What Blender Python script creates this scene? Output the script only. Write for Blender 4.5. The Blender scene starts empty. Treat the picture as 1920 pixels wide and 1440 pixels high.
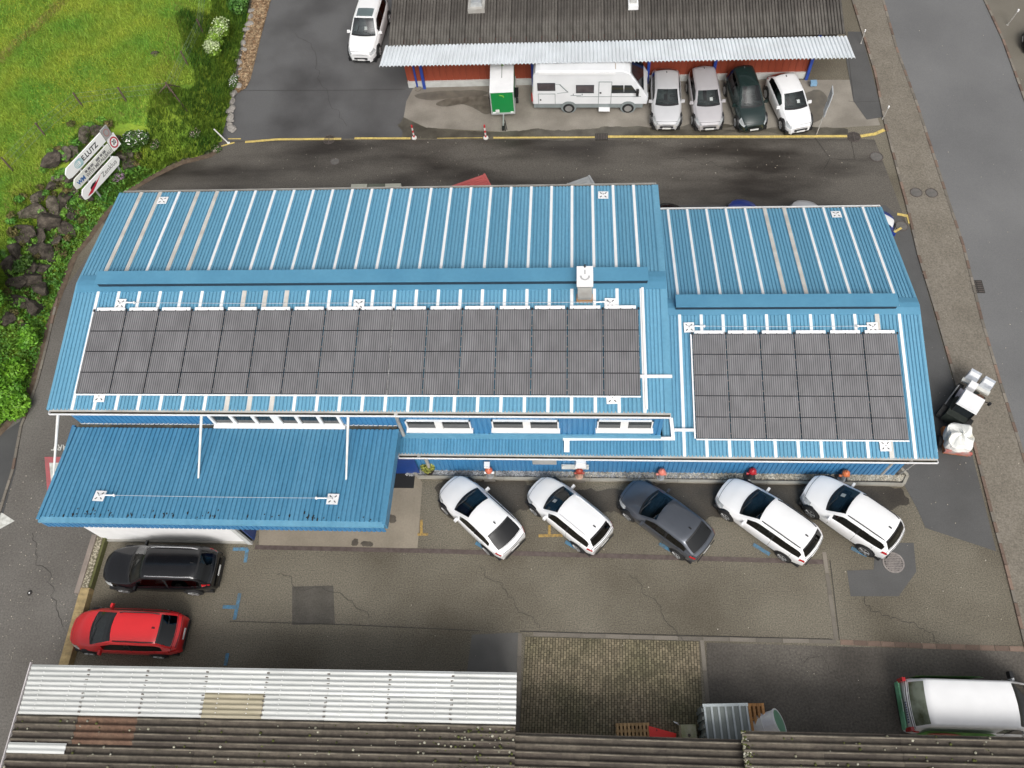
import bpy, math, random
import numpy as np
from mathutils import Vector, Matrix
random.seed(7); RNG = np.random.default_rng(7)
SC = bpy.context.scene
COL = SC.collection
R_ = math.radians

# ---------------------------------------------------------------- camera
CAM_H = 34.0
FPX = 1513.77
PITCH, YAW, ROLL = R_(61.9479), R_(8.8591), R_(-7.67581)
_fh = np.array([-math.sin(YAW), math.cos(YAW), 0.0]); _rt = np.array([math.cos(YAW), math.sin(YAW), 0.0]); _up = np.array([0, 0, 1.0])
_fw = math.cos(PITCH) * _fh - math.sin(PITCH) * _up
_u = math.sin(PITCH) * _fh + math.cos(PITCH) * _up
_r2 = math.cos(ROLL) * _rt + math.sin(ROLL) * _u
_u2 = -math.sin(ROLL) * _rt + math.cos(ROLL) * _u
cd = bpy.data.cameras.new("camera"); cam = bpy.data.objects.new("camera", cd); COL.objects.link(cam)
cd.sensor_width = 36.0; cd.lens = FPX / 1920.0 * 36.0; cd.clip_end = 2000.0; cd.clip_start = 0.5
mw = Matrix.Identity(4)
for i in range(3):
    mw[i][0] = _r2[i]; mw[i][1] = _u2[i]; mw[i][2] = -_fw[i]
mw[0][3], mw[1][3], mw[2][3] = 0.0, 0.0, CAM_H
cam.matrix_world = mw
SC.camera = cam

# ---------------------------------------------------------------- world, sun, exposure
SUN_EL, SUN_AZ = R_(47), R_(168)
W = bpy.data.worlds.new("World"); SC.world = W; W.use_nodes = True
nt = W.node_tree; nt.nodes.clear()
sky = nt.nodes.new("ShaderNodeTexSky"); sky.sky_type = 'NISHITA'; sky.sun_disc = False
sky.sun_elevation = SUN_EL; sky.sun_rotation = SUN_AZ; sky.air_density = 1.0; sky.dust_density = 6.0; sky.ozone_density = 1.0
hs = nt.nodes.new("ShaderNodeHueSaturation"); hs.inputs["Saturation"].default_value = 0.22
bg = nt.nodes.new("ShaderNodeBackground"); bg.inputs["Strength"].default_value = 0.13
wo = nt.nodes.new("ShaderNodeOutputWorld")
nt.links.new(sky.outputs[0], hs.inputs["Color"]); nt.links.new(hs.outputs[0], bg.inputs[0]); nt.links.new(bg.outputs[0], wo.inputs[0])
sl = bpy.data.lights.new("sun", 'SUN'); sl.energy = 1.5; sl.angle = R_(24); sl.color = (1.0, 0.97, 0.93)
so = bpy.data.objects.new("sun", sl); COL.objects.link(so)
_sd = Vector((math.sin(SUN_AZ) * math.cos(SUN_EL), math.cos(SUN_AZ) * math.cos(SUN_EL), math.sin(SUN_EL)))
so.rotation_euler = _sd.to_track_quat('Z', 'Y').to_euler()
VS = SC.view_settings
VS.view_transform = 'Standard'; VS.look = 'None'; VS.gamma = 1.0; VS.use_curve_mapping = False
VS.exposure = 0.22

# ---------------------------------------------------------------- survey helpers: points of the photograph put on real planes
def _ray(px, py):
    return _r2 * ((px - 960) / FPX) - _u2 * ((py - 720) / FPX) + _fw
def P(px, py, z=0.0):
    d = _ray(px, py); t = (z - CAM_H) / d[2]
    return np.array([0, 0, CAM_H]) + d * t
def PY(px, py, Y):
    d = _ray(px, py); return np.array([0, 0, CAM_H]) + d * (Y / d[1])
def PS(px, py, y0, z0, s):          # on the roof plane z = z0 + s (y - y0)
    d = _ray(px, py); t = (z0 - s * y0 - CAM_H) / (d[2] - s * d[1])
    return np.array([0, 0, CAM_H]) + d * t

def _proj(x, y, z):
    v = np.array([x, y, z - CAM_H]); zc = v @ _fw; return 960 + FPX * (v @ _r2) / zc, 720 - FPX * (v @ _u2) / zc

# ---------------------------------------------------------------- materials
MATS = {}
def _n(t, k): return t.nodes.new(k)
def mat(name, c1, c2=None, scale=3.0, rough=0.6, fine=0.0, fscale=45.0, metallic=0.0, bump=0.0, spec=0.5, coat=0.0, stretch=None, detail=4.0, lo=0.35, hi=0.65, island=0.0, rough2=None, trans=0.0, leaf=0.0):
    if name in MATS: return MATS[name]
    m = bpy.data.materials.new(name); m.use_nodes = True; t = m.node_tree
    b = t.nodes["Principled BSDF"]
    b.inputs["Roughness"].default_value = rough; b.inputs["Metallic"].default_value = metallic
    b.inputs["Specular IOR Level"].default_value = spec; b.inputs["Coat Weight"].default_value = coat
    if trans: b.inputs["Transmission Weight"].default_value = trans
    c2 = c2 or tuple(x * 0.86 for x in c1)
    tc = _n(t, "ShaderNodeTexCoord"); src = tc.outputs["Object"]
    if stretch:
        mp = _n(t, "ShaderNodeMapping"); mp.inputs["Scale"].default_value = stretch
        t.links.new(src, mp.inputs[0]); src = mp.outputs[0]
    nz = _n(t, "ShaderNodeTexNoise"); nz.inputs["Scale"].default_value = scale; nz.inputs["Detail"].default_value = detail
    t.links.new(src, nz.inputs["Vector"])
    rp = _n(t, "ShaderNodeValToRGB"); rp.color_ramp.elements[0].position = lo; rp.color_ramp.elements[1].position = hi
    rp.color_ramp.elements[0].color = (*c1, 1); rp.color_ramp.elements[1].color = (*c2, 1)
    t.links.new(nz.outputs["Fac"], rp.inputs[0]); out = rp.outputs[0]
    if rough2 is not None:
        mr = _n(t, "ShaderNodeMapRange"); mr.inputs[1].default_value = lo; mr.inputs[2].default_value = hi
        mr.inputs[3].default_value = rough; mr.inputs[4].default_value = rough2
        t.links.new(nz.outputs["Fac"], mr.inputs[0]); t.links.new(mr.outputs[0], b.inputs["Roughness"])
    if fine:
        n2 = _n(t, "ShaderNodeTexNoise"); n2.inputs["Scale"].default_value = fscale; n2.inputs["Detail"].default_value = 5.0; n2.inputs["Roughness"].default_value = .7
        t.links.new(tc.outputs["Object"], n2.inputs["Vector"])
        mr = _n(t, "ShaderNodeMapRange"); mr.inputs[1].default_value = 0.3; mr.inputs[2].default_value = 0.7
        mr.inputs[3].default_value = 1 - fine; mr.inputs[4].default_value = 1 + fine
        t.links.new(n2.outputs["Fac"], mr.inputs[0])
        mx = _n(t, "ShaderNodeVectorMath"); mx.operation = 'SCALE'
        t.links.new(out, mx.inputs[0]); t.links.new(mr.outputs[0], mx.inputs["Scale"]); out = mx.outputs[0]
    if island:
        g = _n(t, "ShaderNodeNewGeometry"); mr = _n(t, "ShaderNodeMapRange")
        mr.inputs[3].default_value = 1 - island; mr.inputs[4].default_value = 1 + island
        t.links.new(g.outputs["Random Per Island"], mr.inputs[0])
        mx = _n(t, "ShaderNodeVectorMath"); mx.operation = 'SCALE'
        t.links.new(out, mx.inputs[0]); t.links.new(mr.outputs[0], mx.inputs["Scale"]); out = mx.outputs[0]
    t.links.new(out, b.inputs["Base Color"])
    if bump:
        bp = _n(t, "ShaderNodeBump"); bp.inputs["Strength"].default_value = bump; bp.inputs["Distance"].default_value = 0.02
        n3 = _n(t, "ShaderNodeTexNoise"); n3.inputs["Scale"].default_value = fscale; n3.inputs["Detail"].default_value = 3
        t.links.new(tc.outputs["Object"], n3.inputs["Vector"]); t.links.new(n3.outputs["Fac"], bp.inputs["Height"]); t.links.new(bp.outputs[0], b.inputs["Normal"])
    if leaf:                                  # thin leaves let some light through
        tl = _n(t, "ShaderNodeBsdfTranslucent"); ms = _n(t, "ShaderNodeMixShader"); ms.inputs[0].default_value = leaf
        t.links.new(out, tl.inputs["Color"]); t.links.new(b.outputs[0], ms.inputs[1]); t.links.new(tl.outputs[0], ms.inputs[2])
        t.links.new(ms.outputs[0], t.nodes["Material Output"].inputs["Surface"])
    MATS[name] = m
    return m
def objvar(name, base, var=0.2, **k):      # per-object brightness steps (sheets of different age)
    m = mat(name, base, **k); t = m.node_tree; b = t.nodes["Principled BSDF"]
    l = b.inputs["Base Color"].links[0]; src = l.from_socket
    oi = _n(t, "ShaderNodeObjectInfo"); mr = _n(t, "ShaderNodeMapRange"); mr.inputs[3].default_value = 1 - var; mr.inputs[4].default_value = 1 + var
    mx = _n(t, "ShaderNodeVectorMath"); mx.operation = 'SCALE'
    t.links.new(oi.outputs["Random"], mr.inputs[0]); t.links.new(src, mx.inputs[0]); t.links.new(mr.outputs[0], mx.inputs["Scale"]); t.links.new(mx.outputs[0], b.inputs["Base Color"])
    return m

# ---------------------------------------------------------------- mesh builder
class MB:
    def __init__(s): s.v = []; s.f = []; s.m = []
    def add(s, vs, fs, mi=0):
        o = len(s.v); s.v += [tuple(float(c) for c in p) for p in vs]
        for f in fs: s.f.append(tuple(i + o for i in f)); s.m.append(mi)
        return s
    def box(s, c, d, rz=0.0, mi=0, top=(1, 1), ry=0.0):
        hx, hy, hz = d[0] / 2, d[1] / 2, d[2] / 2; vs = []
        for z, k in ((-hz, (1, 1)), (hz, top)):
            for x, y in ((-hx, -hy), (hx, -hy), (hx, hy), (-hx, hy)):
                x *= k[0]; y *= k[1]
                xx, zz = x * math.cos(ry) + z * math.sin(ry), -x * math.sin(ry) + z * math.cos(ry)
                vs.append((c[0] + xx * math.cos(rz) - y * math.sin(rz), c[1] + xx * math.sin(rz) + y * math.cos(rz), c[2] + zz))
        return s.add(vs, [(3, 2, 1, 0), (4, 5, 6, 7), (0, 1, 5, 4), (1, 2, 6, 5), (2, 3, 7, 6), (3, 0, 4, 7)], mi)
    def prism(s, poly, z0, z1, mi=0):
        n = len(poly); vs = [(p[0], p[1], z0) for p in poly] + [(p[0], p[1], z1) for p in poly]
        a = sum(poly[i][0] * poly[(i + 1) % n][1] - poly[(i + 1) % n][0] * poly[i][1] for i in range(n))
        fs = [tuple(range(n))[::-1], tuple(range(n, 2 * n))] + [(i, (i + 1) % n, (i + 1) % n + n, i + n) for i in range(n)]
        if a < 0: fs = [f[::-1] for f in fs]
        return s.add(vs, fs, mi)
    def tube(s, a, b, r, n=8, r2=None, mi=0, cap=True):
        a = Vector(a); b = Vector(b); d = (b - a).normalized(); r2 = r if r2 is None else r2
        u = d.orthogonal().normalized(); w = d.cross(u); vs = []
        for p, rr in ((a, r), (b, r2)):
            for i in range(n):
                t = 2 * math.pi * i / n; vs.append(p + (u * math.cos(t) + w * math.sin(t)) * rr)
        fs = [(i, (i + 1) % n, (i + 1) % n + n, i + n) for i in range(n)]
        if cap: fs += [tuple(range(n))[::-1], tuple(range(n, 2 * n))]
        return s.add(vs, fs, mi)
    def lathe(s, c, prof, n=12, mi=0, axis='z', cap=True):
        vs = []
        for r, z in prof:
            for i in range(n):
                t = 2 * math.pi * i / n
                q = (r * math.cos(t), r * math.sin(t), z)
                if axis == 'y': q = (q[0], q[2], q[1])
                if axis == 'x': q = (q[2], q[0], q[1])
                vs.append((c[0] + q[0], c[1] + q[1], c[2] + q[2]))
        fs = []
        for j in range(len(prof) - 1):
            for i in range(n): fs.append((j * n + i, j * n + (i + 1) % n, (j + 1) * n + (i + 1) % n, (j + 1) * n + i))
        k = len(prof) - 1
        if cap: fs += [tuple(range(n))[::-1], tuple(range(k * n, k * n + n))]
        else: fs += [(k * n + i, k * n + (i + 1) % n, (i + 1) % n, i) for i in range(n)]
        if axis == 'y': fs = [f[::-1] for f in fs]
        return s.add(vs, fs, mi)
    def grid(s, pts, mi=0, flip=False):          # pts[i][j]
        n, k = len(pts), len(pts[0]); vs = [p for r in pts for p in r]; fs = []
        for i in range(n - 1):
            for j in range(k - 1):
                f = (i * k + j, (i + 1) * k + j, (i + 1) * k + j + 1, i * k + j + 1); fs.append(f[::-1] if flip else f)
        return s.add(vs, fs, mi)
    def mesh(s, name, mats, off=(0, 0, 0), smooth=False):
        me = bpy.data.meshes.new(name); me.from_pydata([(p[0] - off[0], p[1] - off[1], p[2] - off[2]) for p in s.v], [], s.f)
        for m in (mats if isinstance(mats, (list, tuple)) else [mats]): me.materials.append(m)
        if any(s.m): me.polygons.foreach_set("material_index", s.m)
        if smooth: me.polygons.foreach_set("use_smooth", [True] * len(s.f))
        me.update(); return me
    def build(s, name, mats, parent=None, off=None, smooth=False, loc=None):
        off = off if off is not None else (tuple(parent.get("org", (0, 0, 0))) if parent else (0, 0, 0))
        o = bpy.data.objects.new(name, s.mesh(name, mats, off, smooth)); COL.objects.link(o)
        if parent: o.parent = parent
        if loc is not None: o.location = loc
        return o
def setp(o, label=None, cat=None, group=None, kind=None):
    for k, v in (("label", label), ("category", cat), ("group", group), ("kind", kind)):
        if v: o[k] = v
    return o
def thing(name, label, cat, loc=(0, 0, 0), rz=0.0, group=None):
    o = bpy.data.objects.new(name, None); COL.objects.link(o); o.location = tuple(float(x) for x in loc); o.rotation_euler = (0, 0, rz); o.empty_display_size = 0.2
    return setp(o, label, cat, group)
def wthing(name, label, cat, loc, group=None):   # a thing whose parts are given in world coordinates
    o = thing(name, label, cat, loc, 0.0, group); o["org"] = [float(x) for x in loc]; return o
def link(name, me, parent=None, loc=(0, 0, 0), rot=(0, 0, 0)):
    o = bpy.data.objects.new(name, me); COL.objects.link(o)
    if parent: o.parent = parent
    o.location = tuple(float(x) for x in loc); o.rotation_euler = rot; return o
def copy_tree(o, parent=None):
    c = o.copy(); COL.objects.link(c)
    if parent: c.parent = parent
    for ch in list(o.children): copy_tree(ch, c)
    return c
def text_mesh(txt, size, extrude=0.003, bold=0.0):
    cu = bpy.data.curves.new("lettering", 'FONT'); cu.body = txt; cu.size = size; cu.extrude = extrude; cu.offset = bold
    cu.align_x = 'CENTER'; cu.align_y = 'CENTER'
    to = bpy.data.objects.new("lettering", cu); COL.objects.link(to)
    dg = bpy.context.evaluated_depsgraph_get(); me = bpy.data.meshes.new_from_object(to.evaluated_get(dg))
    bpy.data.objects.remove(to); return me
def sheet(name, pts, z, m, kind='structure', parent=None, label=None):
    b = MB(); b.add([(p[0], p[1], z) for p in pts], [tuple(range(len(pts)))]);
    a = sum(pts[i][0] * pts[(i + 1) % len(pts)][1] - pts[(i + 1) % len(pts)][0] * pts[i][1] for i in range(len(pts)))
    if a < 0: b.f[0] = b.f[0][::-1]
    o = b.build(name, m, parent)
    if kind: o["kind"] = kind
    return o
def G(*pp): return [P(x, y)[:2] for x, y in pp]
def strip(pts, w, dash=None):           # left/right offset polyline -> polygon
    pts = [np.array(p[:2], float) for p in pts]; L, R = [], []
    for i, p in enumerate(pts):
        a = pts[max(i - 1, 0)]; b = pts[min(i + 1, len(pts) - 1)]; d = (b - a) / np.linalg.norm(b - a); n = np.array([-d[1], d[0]])
        L.append(p + n * w / 2); R.append(p - n * w / 2)
    return L + R[::-1]
# ================================================================ SETTING
ASPH = mat("yard_asphalt", (0.090, 0.077, 0.055), (0.160, 0.143, 0.109), scale=0.22, rough=0.8, fine=0.60, fscale=19, bump=0.6, spec=0.35, rough2=0.65, detail=9, lo=.3, hi=.62)
ASPH_DARK = mat("smooth_asphalt", (0.072, 0.071, 0.069), (0.090, 0.089, 0.087), scale=0.5, rough=0.75, fine=0.14, fscale=22, bump=0.25)
DRIVE = mat("drive_asphalt", (0.096, 0.087, 0.076), (0.138, 0.128, 0.114), scale=0.25, rough=0.75, fine=0.36, fscale=13, detail=8, bump=0.3)
LANE = mat("lane_asphalt", (0.026, 0.021, 0.016), (0.098, 0.088, 0.074), scale=0.5, rough=0.32, rough2=0.75, fine=0.5, fscale=18, bump=0.5, stretch=(0.30, 1.0, 1.0), lo=0.36, hi=0.60, detail=9)
ROAD = mat("road_asphalt", (0.122, 0.122, 0.122), (0.150, 0.150, 0.149), scale=0.2, rough=0.8, fine=0.16, fscale=25, bump=0.2)
PAVE = mat("pavement_asphalt", (0.150, 0.132, 0.104), (0.182, 0.161, 0.130), scale=0.8, rough=0.85, fine=0.4, fscale=13, bump=0.5, detail=8)
CONC = mat("concrete_apron", (0.27, 0.246, 0.208), (0.185, 0.166, 0.138), scale=0.6, rough=0.8, fine=0.10, fscale=14, detail=7)
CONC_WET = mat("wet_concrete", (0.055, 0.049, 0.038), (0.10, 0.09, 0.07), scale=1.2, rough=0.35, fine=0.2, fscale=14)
KERB = objvar("kerb_stone", (0.175, 0.155, 0.128), 0.25, scale=3, rough=0.85, fine=0.2, fscale=30)
KERB_RED = objvar("kerb_brick", (0.170, 0.118, 0.090), 0.3, scale=4, rough=0.85, fine=0.25, fscale=30)
YEL = mat("yellow_paint", (0.62, 0.47, 0.13), (0.45, 0.34, 0.12), scale=6, rough=0.7, fine=0.3, fscale=20)
BLUEP = mat("blue_paint", (0.065, 0.19, 0.31), (0.085, 0.13, 0.16), scale=5, rough=0.7, fine=0.3, fscale=18)
ORP = mat("orange_paint", (0.42, 0.27, 0.07), (0.2, 0.14, 0.06), scale=7, rough=0.7, fine=0.3, fscale=18)
WHP = mat("white_road_paint", (0.62, 0.62, 0.58), (0.42, 0.42, 0.38), scale=5, rough=0.7, fine=0.2)
REDP = mat("red_road_paint", (0.42, 0.10, 0.11), (0.3, 0.10, 0.10), scale=5, rough=0.7, fine=0.2)
IRON = mat("cast_iron", (0.075, 0.062, 0.055), (0.12, 0.10, 0.09), scale=9, rough=0.6, fine=0.2, metallic=0.3)
SEAM = mat("tar_seam", (0.035, 0.031, 0.027), rough=0.6)

def rough_edge(pts, it=6, amp=.10):
    pts = [np.array(p[:2], float) for p in pts]
    for _ in range(it):
        out = []
        for i in range(len(pts)):
            a, c = pts[i], pts[(i + 1) % len(pts)]; d = c - a; n = np.array([-d[1], d[0]]); out += [a, (a + c) / 2 + n * random.gauss(0, amp * (.5 if np.linalg.norm(d) > 4 else 1))]
        pts = out
    return pts
# one sheet to the horizon
sheet("ground", [(-900, -600), (900, -600), (900, 1400), (-900, 1400)], -0.03, ASPH)
sheet("yard", [(-40, -15), (40, -15), (40, 60), (-40, 60)], 0.0, ASPH)
# drive on the left and in front of the bank
sheet("drive", G((-160, 1560), (-160, 800), (0, 812), (60, 735), (120, 545), (250, 355), (420, 285), (440, 225), (500, -60), (760, -60), (720, 130), (470, 500), (90, 900), (190, 1015), (130, 1240), (50, 1560)), 0.004, DRIVE)
sheet("lane", G((400, 268), (430, 264), (560, 262), (780, 262), (1590, 260), (1640, 262), (1700, 420), (1400, 480), (500, 480), (220, 440), (190, 415), (290, 325), (380, 290)), 0.008, LANE)
sheet("lane_upper", G((500, -60), (790, -60), (790, 160), (752, 259), (420, 263), (410, 240), (436, 180), (455, 80)), 0.008, mat("upper_lane_asphalt", (0.052, 0.050, 0.049), (0.100, 0.099, 0.099), scale=0.28, rough=0.5, rough2=0.75, fine=0.14, fscale=18, lo=0.3, hi=0.6))
sheet("concrete_apron", G((775, 165), (1000, 156), (1300, 150), (1530, 150), (1620, 150), (1650, 235), (1520, 243), (1250, 246), (950, 248), (800, 240), (757, 220), (762, 190)), 0.012, CONC)
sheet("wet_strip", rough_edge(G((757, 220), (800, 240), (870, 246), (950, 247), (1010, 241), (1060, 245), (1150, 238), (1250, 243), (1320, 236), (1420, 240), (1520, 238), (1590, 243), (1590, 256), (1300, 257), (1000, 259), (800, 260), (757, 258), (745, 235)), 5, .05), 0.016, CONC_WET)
def stain(pts, name="wet_patch", z=0.020, m=CONC_WET):
    out = [np.array(p) for p in pts]
    for _ in range(3):                      # rounded outline
        out = [q for i in range(len(out)) for q in (out[i] * .75 + out[(i + 1) % len(out)] * .25, out[i] * .25 + out[(i + 1) % len(out)] * .75)]
    out = [p + np.array([random.gauss(0, .012), random.gauss(0, .012)]) for p in out]
    return sheet(name, out, z, m)
stain(G((812, 196), (835, 186), (870, 181), (925, 178), (925, 212), (908, 216), (893, 205), (868, 194), (835, 202)), m=mat("damp_concrete_dark", (0.085, 0.075, 0.058), (0.15, 0.135, 0.11), scale=2.2, rough=0.5, detail=8))
stain(G((770, 180), (800, 172), (915, 168), (915, 180), (850, 184), (800, 190)), z=.018, m=mat("damp_concrete", (0.10, 0.09, 0.075), (0.14, 0.125, 0.1), scale=2, rough=0.6))
stain(G((1225, 243), (1290, 238), (1300, 220), (1310, 245), (1380, 240), (1390, 215), (1400, 246), (1470, 240), (1480, 200), (1530, 160), (1560, 190), (1530, 245)), z=0.020, m=mat("damp_concrete", (0.1, 0.09, 0.075)))
sheet("side_asphalt", G((1235, 385), (1660, 385), (1705, 425), (1740, 550), (1800, 760), (1868, 1034), (1735, 990), (1720, 955), (1690, 900), (1240, 880)), 0.012, ASPH_DARK)
sheet("side_asphalt", G((1590, 60), (1614, 60), (1636, 140), (1655, 220), (1625, 225), (1600, 190), (1586, 110)), 0.024, ASPH_DARK)
sheet("asphalt_patch", G((1588, 1070), (1638, 1068), (1640, 1040), (1660, 1018), (1713, 1018), (1718, 1072), (1685, 1118), (1595, 1118)), 0.008, ASPH_DARK)
sheet("asphalt_patch", G((548, 1100), (625, 1098), (628, 1170), (548, 1172)), 0.008, mat("old_patch", (0.070, 0.063, 0.052), (0.09, 0.082, 0.068), scale=1.5, rough=0.8, fine=0.3, fscale=16))
sheet("asphalt_patch", G((885, 1190), (973, 1186), (972, 1300), (870, 1300)), 0.008, mat("grey_patch", (0.09, 0.087, 0.08), (0.11, 0.105, 0.098), scale=1, rough=0.75, fine=0.12))
sheet("asphalt_patch", G((1325, 1205), (1920, 1222), (2050, 1225), (2050, 1500), (1325, 1500)), 0.006, mat("lower_yard_asphalt", (0.058, 0.050, 0.041), (0.118, 0.105, 0.088), scale=0.25, rough=0.75, fine=0.45, fscale=12, detail=8))
sheet("concrete_slab", G((486, 1025), (486, 880), (700, 850), (775, 880), (792, 905), (783, 1028)), 0.010, mat("slab_concrete", (0.27, 0.232, 0.178), (0.215, 0.185, 0.14), scale=0.8, rough=0.85, fine=0.1, fscale=12))
for pp in (((725, 965), (742, 965), (744, 980), (728, 982)), ((660, 1012), (672, 1008), (672, 1024), (658, 1024)), ((678, 1014), (700, 1016), (700, 1026), (676, 1024))):
    stain(G(*pp), "oil_stain", 0.016, mat("oil_brown", (0.06, 0.05, 0.04), (0.10, 0.086, 0.066), scale=3, rough=.6))
# darker asphalt band under the noses of the parked row
sheet("dark_band", rough_edge(G((815, 915), (1000, 912), (1690, 915), (1706, 945), (1640, 962), (1560, 975), (1430, 968), (1300, 985), (1180, 962), (1060, 978), (940, 962), (850, 975), (822, 950))), 0.005, mat("dark_band_asphalt", (0.032, 0.026, 0.019), (0.074, 0.063, 0.048), scale=0.45, rough=0.6, fine=0.5, fscale=19, detail=8))
# road, pavements
KL = [(1585, -60), (1598, 0), (1640, 135), (1660, 235), (1700, 385), (1722, 480), (1750, 570), (1787, 700), (1825, 830), (1858, 960), (1885, 1060), (1915, 1180), (1960, 1360), (2010, 1560)]
KR = [(1638, -60), (1655, 0), (1680, 90), (1720, 200), (1775, 370), (1805, 460), (1840, 600), (1875, 720), (1910, 830), (1960, 1000), (2020, 1200), (2110, 1500)]
RR = [(1815, -60), (1845, 0), (1880, 75), (1920, 185), (2000, 400), (2100, 700), (2250, 1150), (2350, 1500)]
kl, kr, rr = [P(*p) for p in KL], [P(*p) for p in KR], [P(*p) for p in RR]
road = sheet("road", [p[:2] for p in kr] + [p[:2] for p in rr[::-1]], 0.016, ROAD)
b = MB(); b.grid([[(a[0], a[1], 0.05) for a in kl], [(x, y, 0.05) for x, y in [( np.interp(a[1], [q[1] for q in kr[::-1]], [q[0] for q in kr[::-1]]), a[1]) for a in kl]]]); pave = b.build("pavement", PAVE); pave["kind"] = 'structure'
far = sheet("pavement", [p[:2] for p in rr] + [(60, rr[-1][1]), (60, rr[0][1])], 0.05, mat("far_pavement", (0.125, 0.112, 0.088), (0.15, 0.136, 0.11), scale=0.5, rough=0.85, fine=0.2))
_kmesh = MB().box((0, 0, 0), (0.48, 0.13, 0.12)).mesh("kerb_stone", KERB); _kred = MB().box((0, 0, 0), (0.48, 0.13, 0.12)).mesh("kerb_stone", KERB_RED)
def kerb_run(pts, parent, z=0.012, step=0.5, red=0.3, me=None, lim=200, name="kerb_stone"):
    pts = [np.array(p[:2]) for p in pts]; k = 0
    for a, b_ in zip(pts[:-1], pts[1:]):
        L = np.linalg.norm(b_ - a); n = max(1, int(round(L / step))); d = (b_ - a) / L
        for i in range(n):
            c = a + d * L * (i + .5) / n; o = link(name, (_kred if random.random() < red else _kmesh) if me is None else me, parent, (c[0], c[1], z + random.uniform(-.006, .006)), (0, 0, math.atan2(d[1], d[0]) + random.uniform(-.012, .012)))
            o.scale = (L / n / step, 1, 1); k += 1
kerb_run(kl, pave, red=0.45); kerb_run(kr, pave, red=0.3); kerb_run(rr[:5], far, red=0.3)
for pth in (((1545, 1035), (1568, 1200)), ((1000, 1189), (1318, 1198), (1568, 1203)), ((975, 1187), (970, 1372)), ((1316, 1200), (1327, 1318)), ((1575, 1204), (1755, 1212), (1920, 1217))):
    red = 1.0 if pth[0][0] == 1575 else 0.0
    y = bpy.data.objects["yard"]
    kerb_run(G(*pth), y, z=-0.045, red=red, step=0.55 if red else 1.0, name="edging_stone", me=(MB().box((0, 0, 0), (0.53, 0.2, 0.12)).mesh("edging_stone", KERB_RED) if red else MB().box((0, 0, 0), (0.98, 0.16, 0.12)).mesh("edging_stone", KERB)))
# drain channel and seams
sheet("drain_channel", strip(G((478, 1026), (800, 1033), (1200, 1044), (1552, 1054)), 0.2), 0.012, mat("drain_iron", (0.075, 0.055, 0.048), (0.11, 0.085, 0.075), scale=5, rough=0.6, fine=0.3))
for pp in (((1545, 800), (1545, 801)),):
    pass
for pth in (((1556, 1050), (1574, 1200)), ((975, 1184), (1560, 1199)), ((430, 1165), (660, 1172), (900, 1183)), ((1525, 255), (1540, 275), (1556, 298), (1603, 300), (1595, 260)), ((1556, 298), (1545, 318)), ((1590, 190), (1604, 192), (1655, 190)), ((450, 170), (640, 170), (760, 168)), ((1585, 60), (1600, 185))):
    _zi = globals().get("_zi", 0); _ts = globals().get("_ts", 0) + 1; sheet("tar_seam", strip(G(*pth), 0.022), 0.026 + .0004 * _ts, SEAM)
# fine cracks wandering through the asphalt
for k, (a_, c_, n_) in enumerate((((520, 1075), (700, 1140), 14), ((900, 1060), (1010, 1180), 12), ((1180, 1075), (1290, 1190), 14), ((1620, 1120), (1760, 1200), 14), ((60, 1000), (110, 1180), 14), ((1500, 1230), (1640, 1300), 14), ((560, 60), (640, 240), 16), ((1250, 300), (1420, 330), 14))):
    a_, c_ = P(*a_)[:2], P(*c_)[:2]; d_ = c_ - a_; n2_ = np.array([-d_[1], d_[0]]) / np.linalg.norm(d_); w_ = 0; pts_ = []
    for i in range(n_ * 2 + 1): w_ = w_ * .8 + random.gauss(0, .10); pts_.append(a_ + d_ * i / (n_ * 2) + n2_ * w_)
    sheet("asphalt_crack", strip(pts_, .016), .017 + .0003 * k, SEAM)
# painted marks
for pth, w in ((((460, 267), (520, 262), (640, 261)), .16), (((665, 260), (770, 260)), .15), (((925, 259), (1115, 258)), .12), (((820, 260), (905, 259)), .05), (((1140, 257), (1440, 257), (1588, 256)), .17), (((1613, 256), (1640, 252), (1658, 244)), .2), (((1682, 402), (1702, 406)), .16), (((1702, 406), (1706, 420)), .16), (((1690, 428), (1676, 436)), .12), (((415, 275), (440, 268)), .1), (((428, 261), (452, 261)), .08)):
    _zi = globals().get("_zi", 0) + 1; o = sheet("yellow_line", strip(G(*pth), w), 0.031 + .0007 * _zi, YEL)
for pth in (((790, 975), (790, 1003)), ((783, 1002), (803, 1002)), ((1030, 985), (1030, 1003)), ((1010, 1005), (1055, 1004))):
    _zi += 1; sheet("orange_mark", strip(G(*pth), .12), 0.012 + .0007 * _zi, ORP)
for pth in (((437, 1030), (465, 1030)), ((464, 1030), (460, 1055)), ((450, 1113), (440, 1162)), ((418, 1138), (447, 1139)), ((427, 1225), (423, 1248)), ((892, 1018), (912, 1030)), ((1060, 1016), (1095, 1036)), ((1236, 1020), (1266, 1037)), ((1412, 1021), (1443, 1040)), ((1596, 1028), (1625, 1042))):
    _zi += 1; sheet("blue_mark", strip(G(*pth), .15), 0.016 + .0007 * _zi, BLUEP)
sheet("white_mark", G((-40, 955), (5, 962), (28, 977), (0, 992), (-40, 1010)), 0.02, WHP)
sheet("zone_marking", G((84, 857), (150, 857), (150, 960), (92, 960)), 0.02, REDP)
sheet("zone_marking", G((93, 868), (150, 868), (150, 945), (100, 945)), 0.024, WHP)
tm = text_mesh("START", .42, 0.0, .006); tm.materials.append(WHP)
c0 = P(121, 839); o = link("start_lettering", tm, None, (c0[0], c0[1], 0.02), (0, 0, math.pi)); o["kind"] = 'structure'
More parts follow.
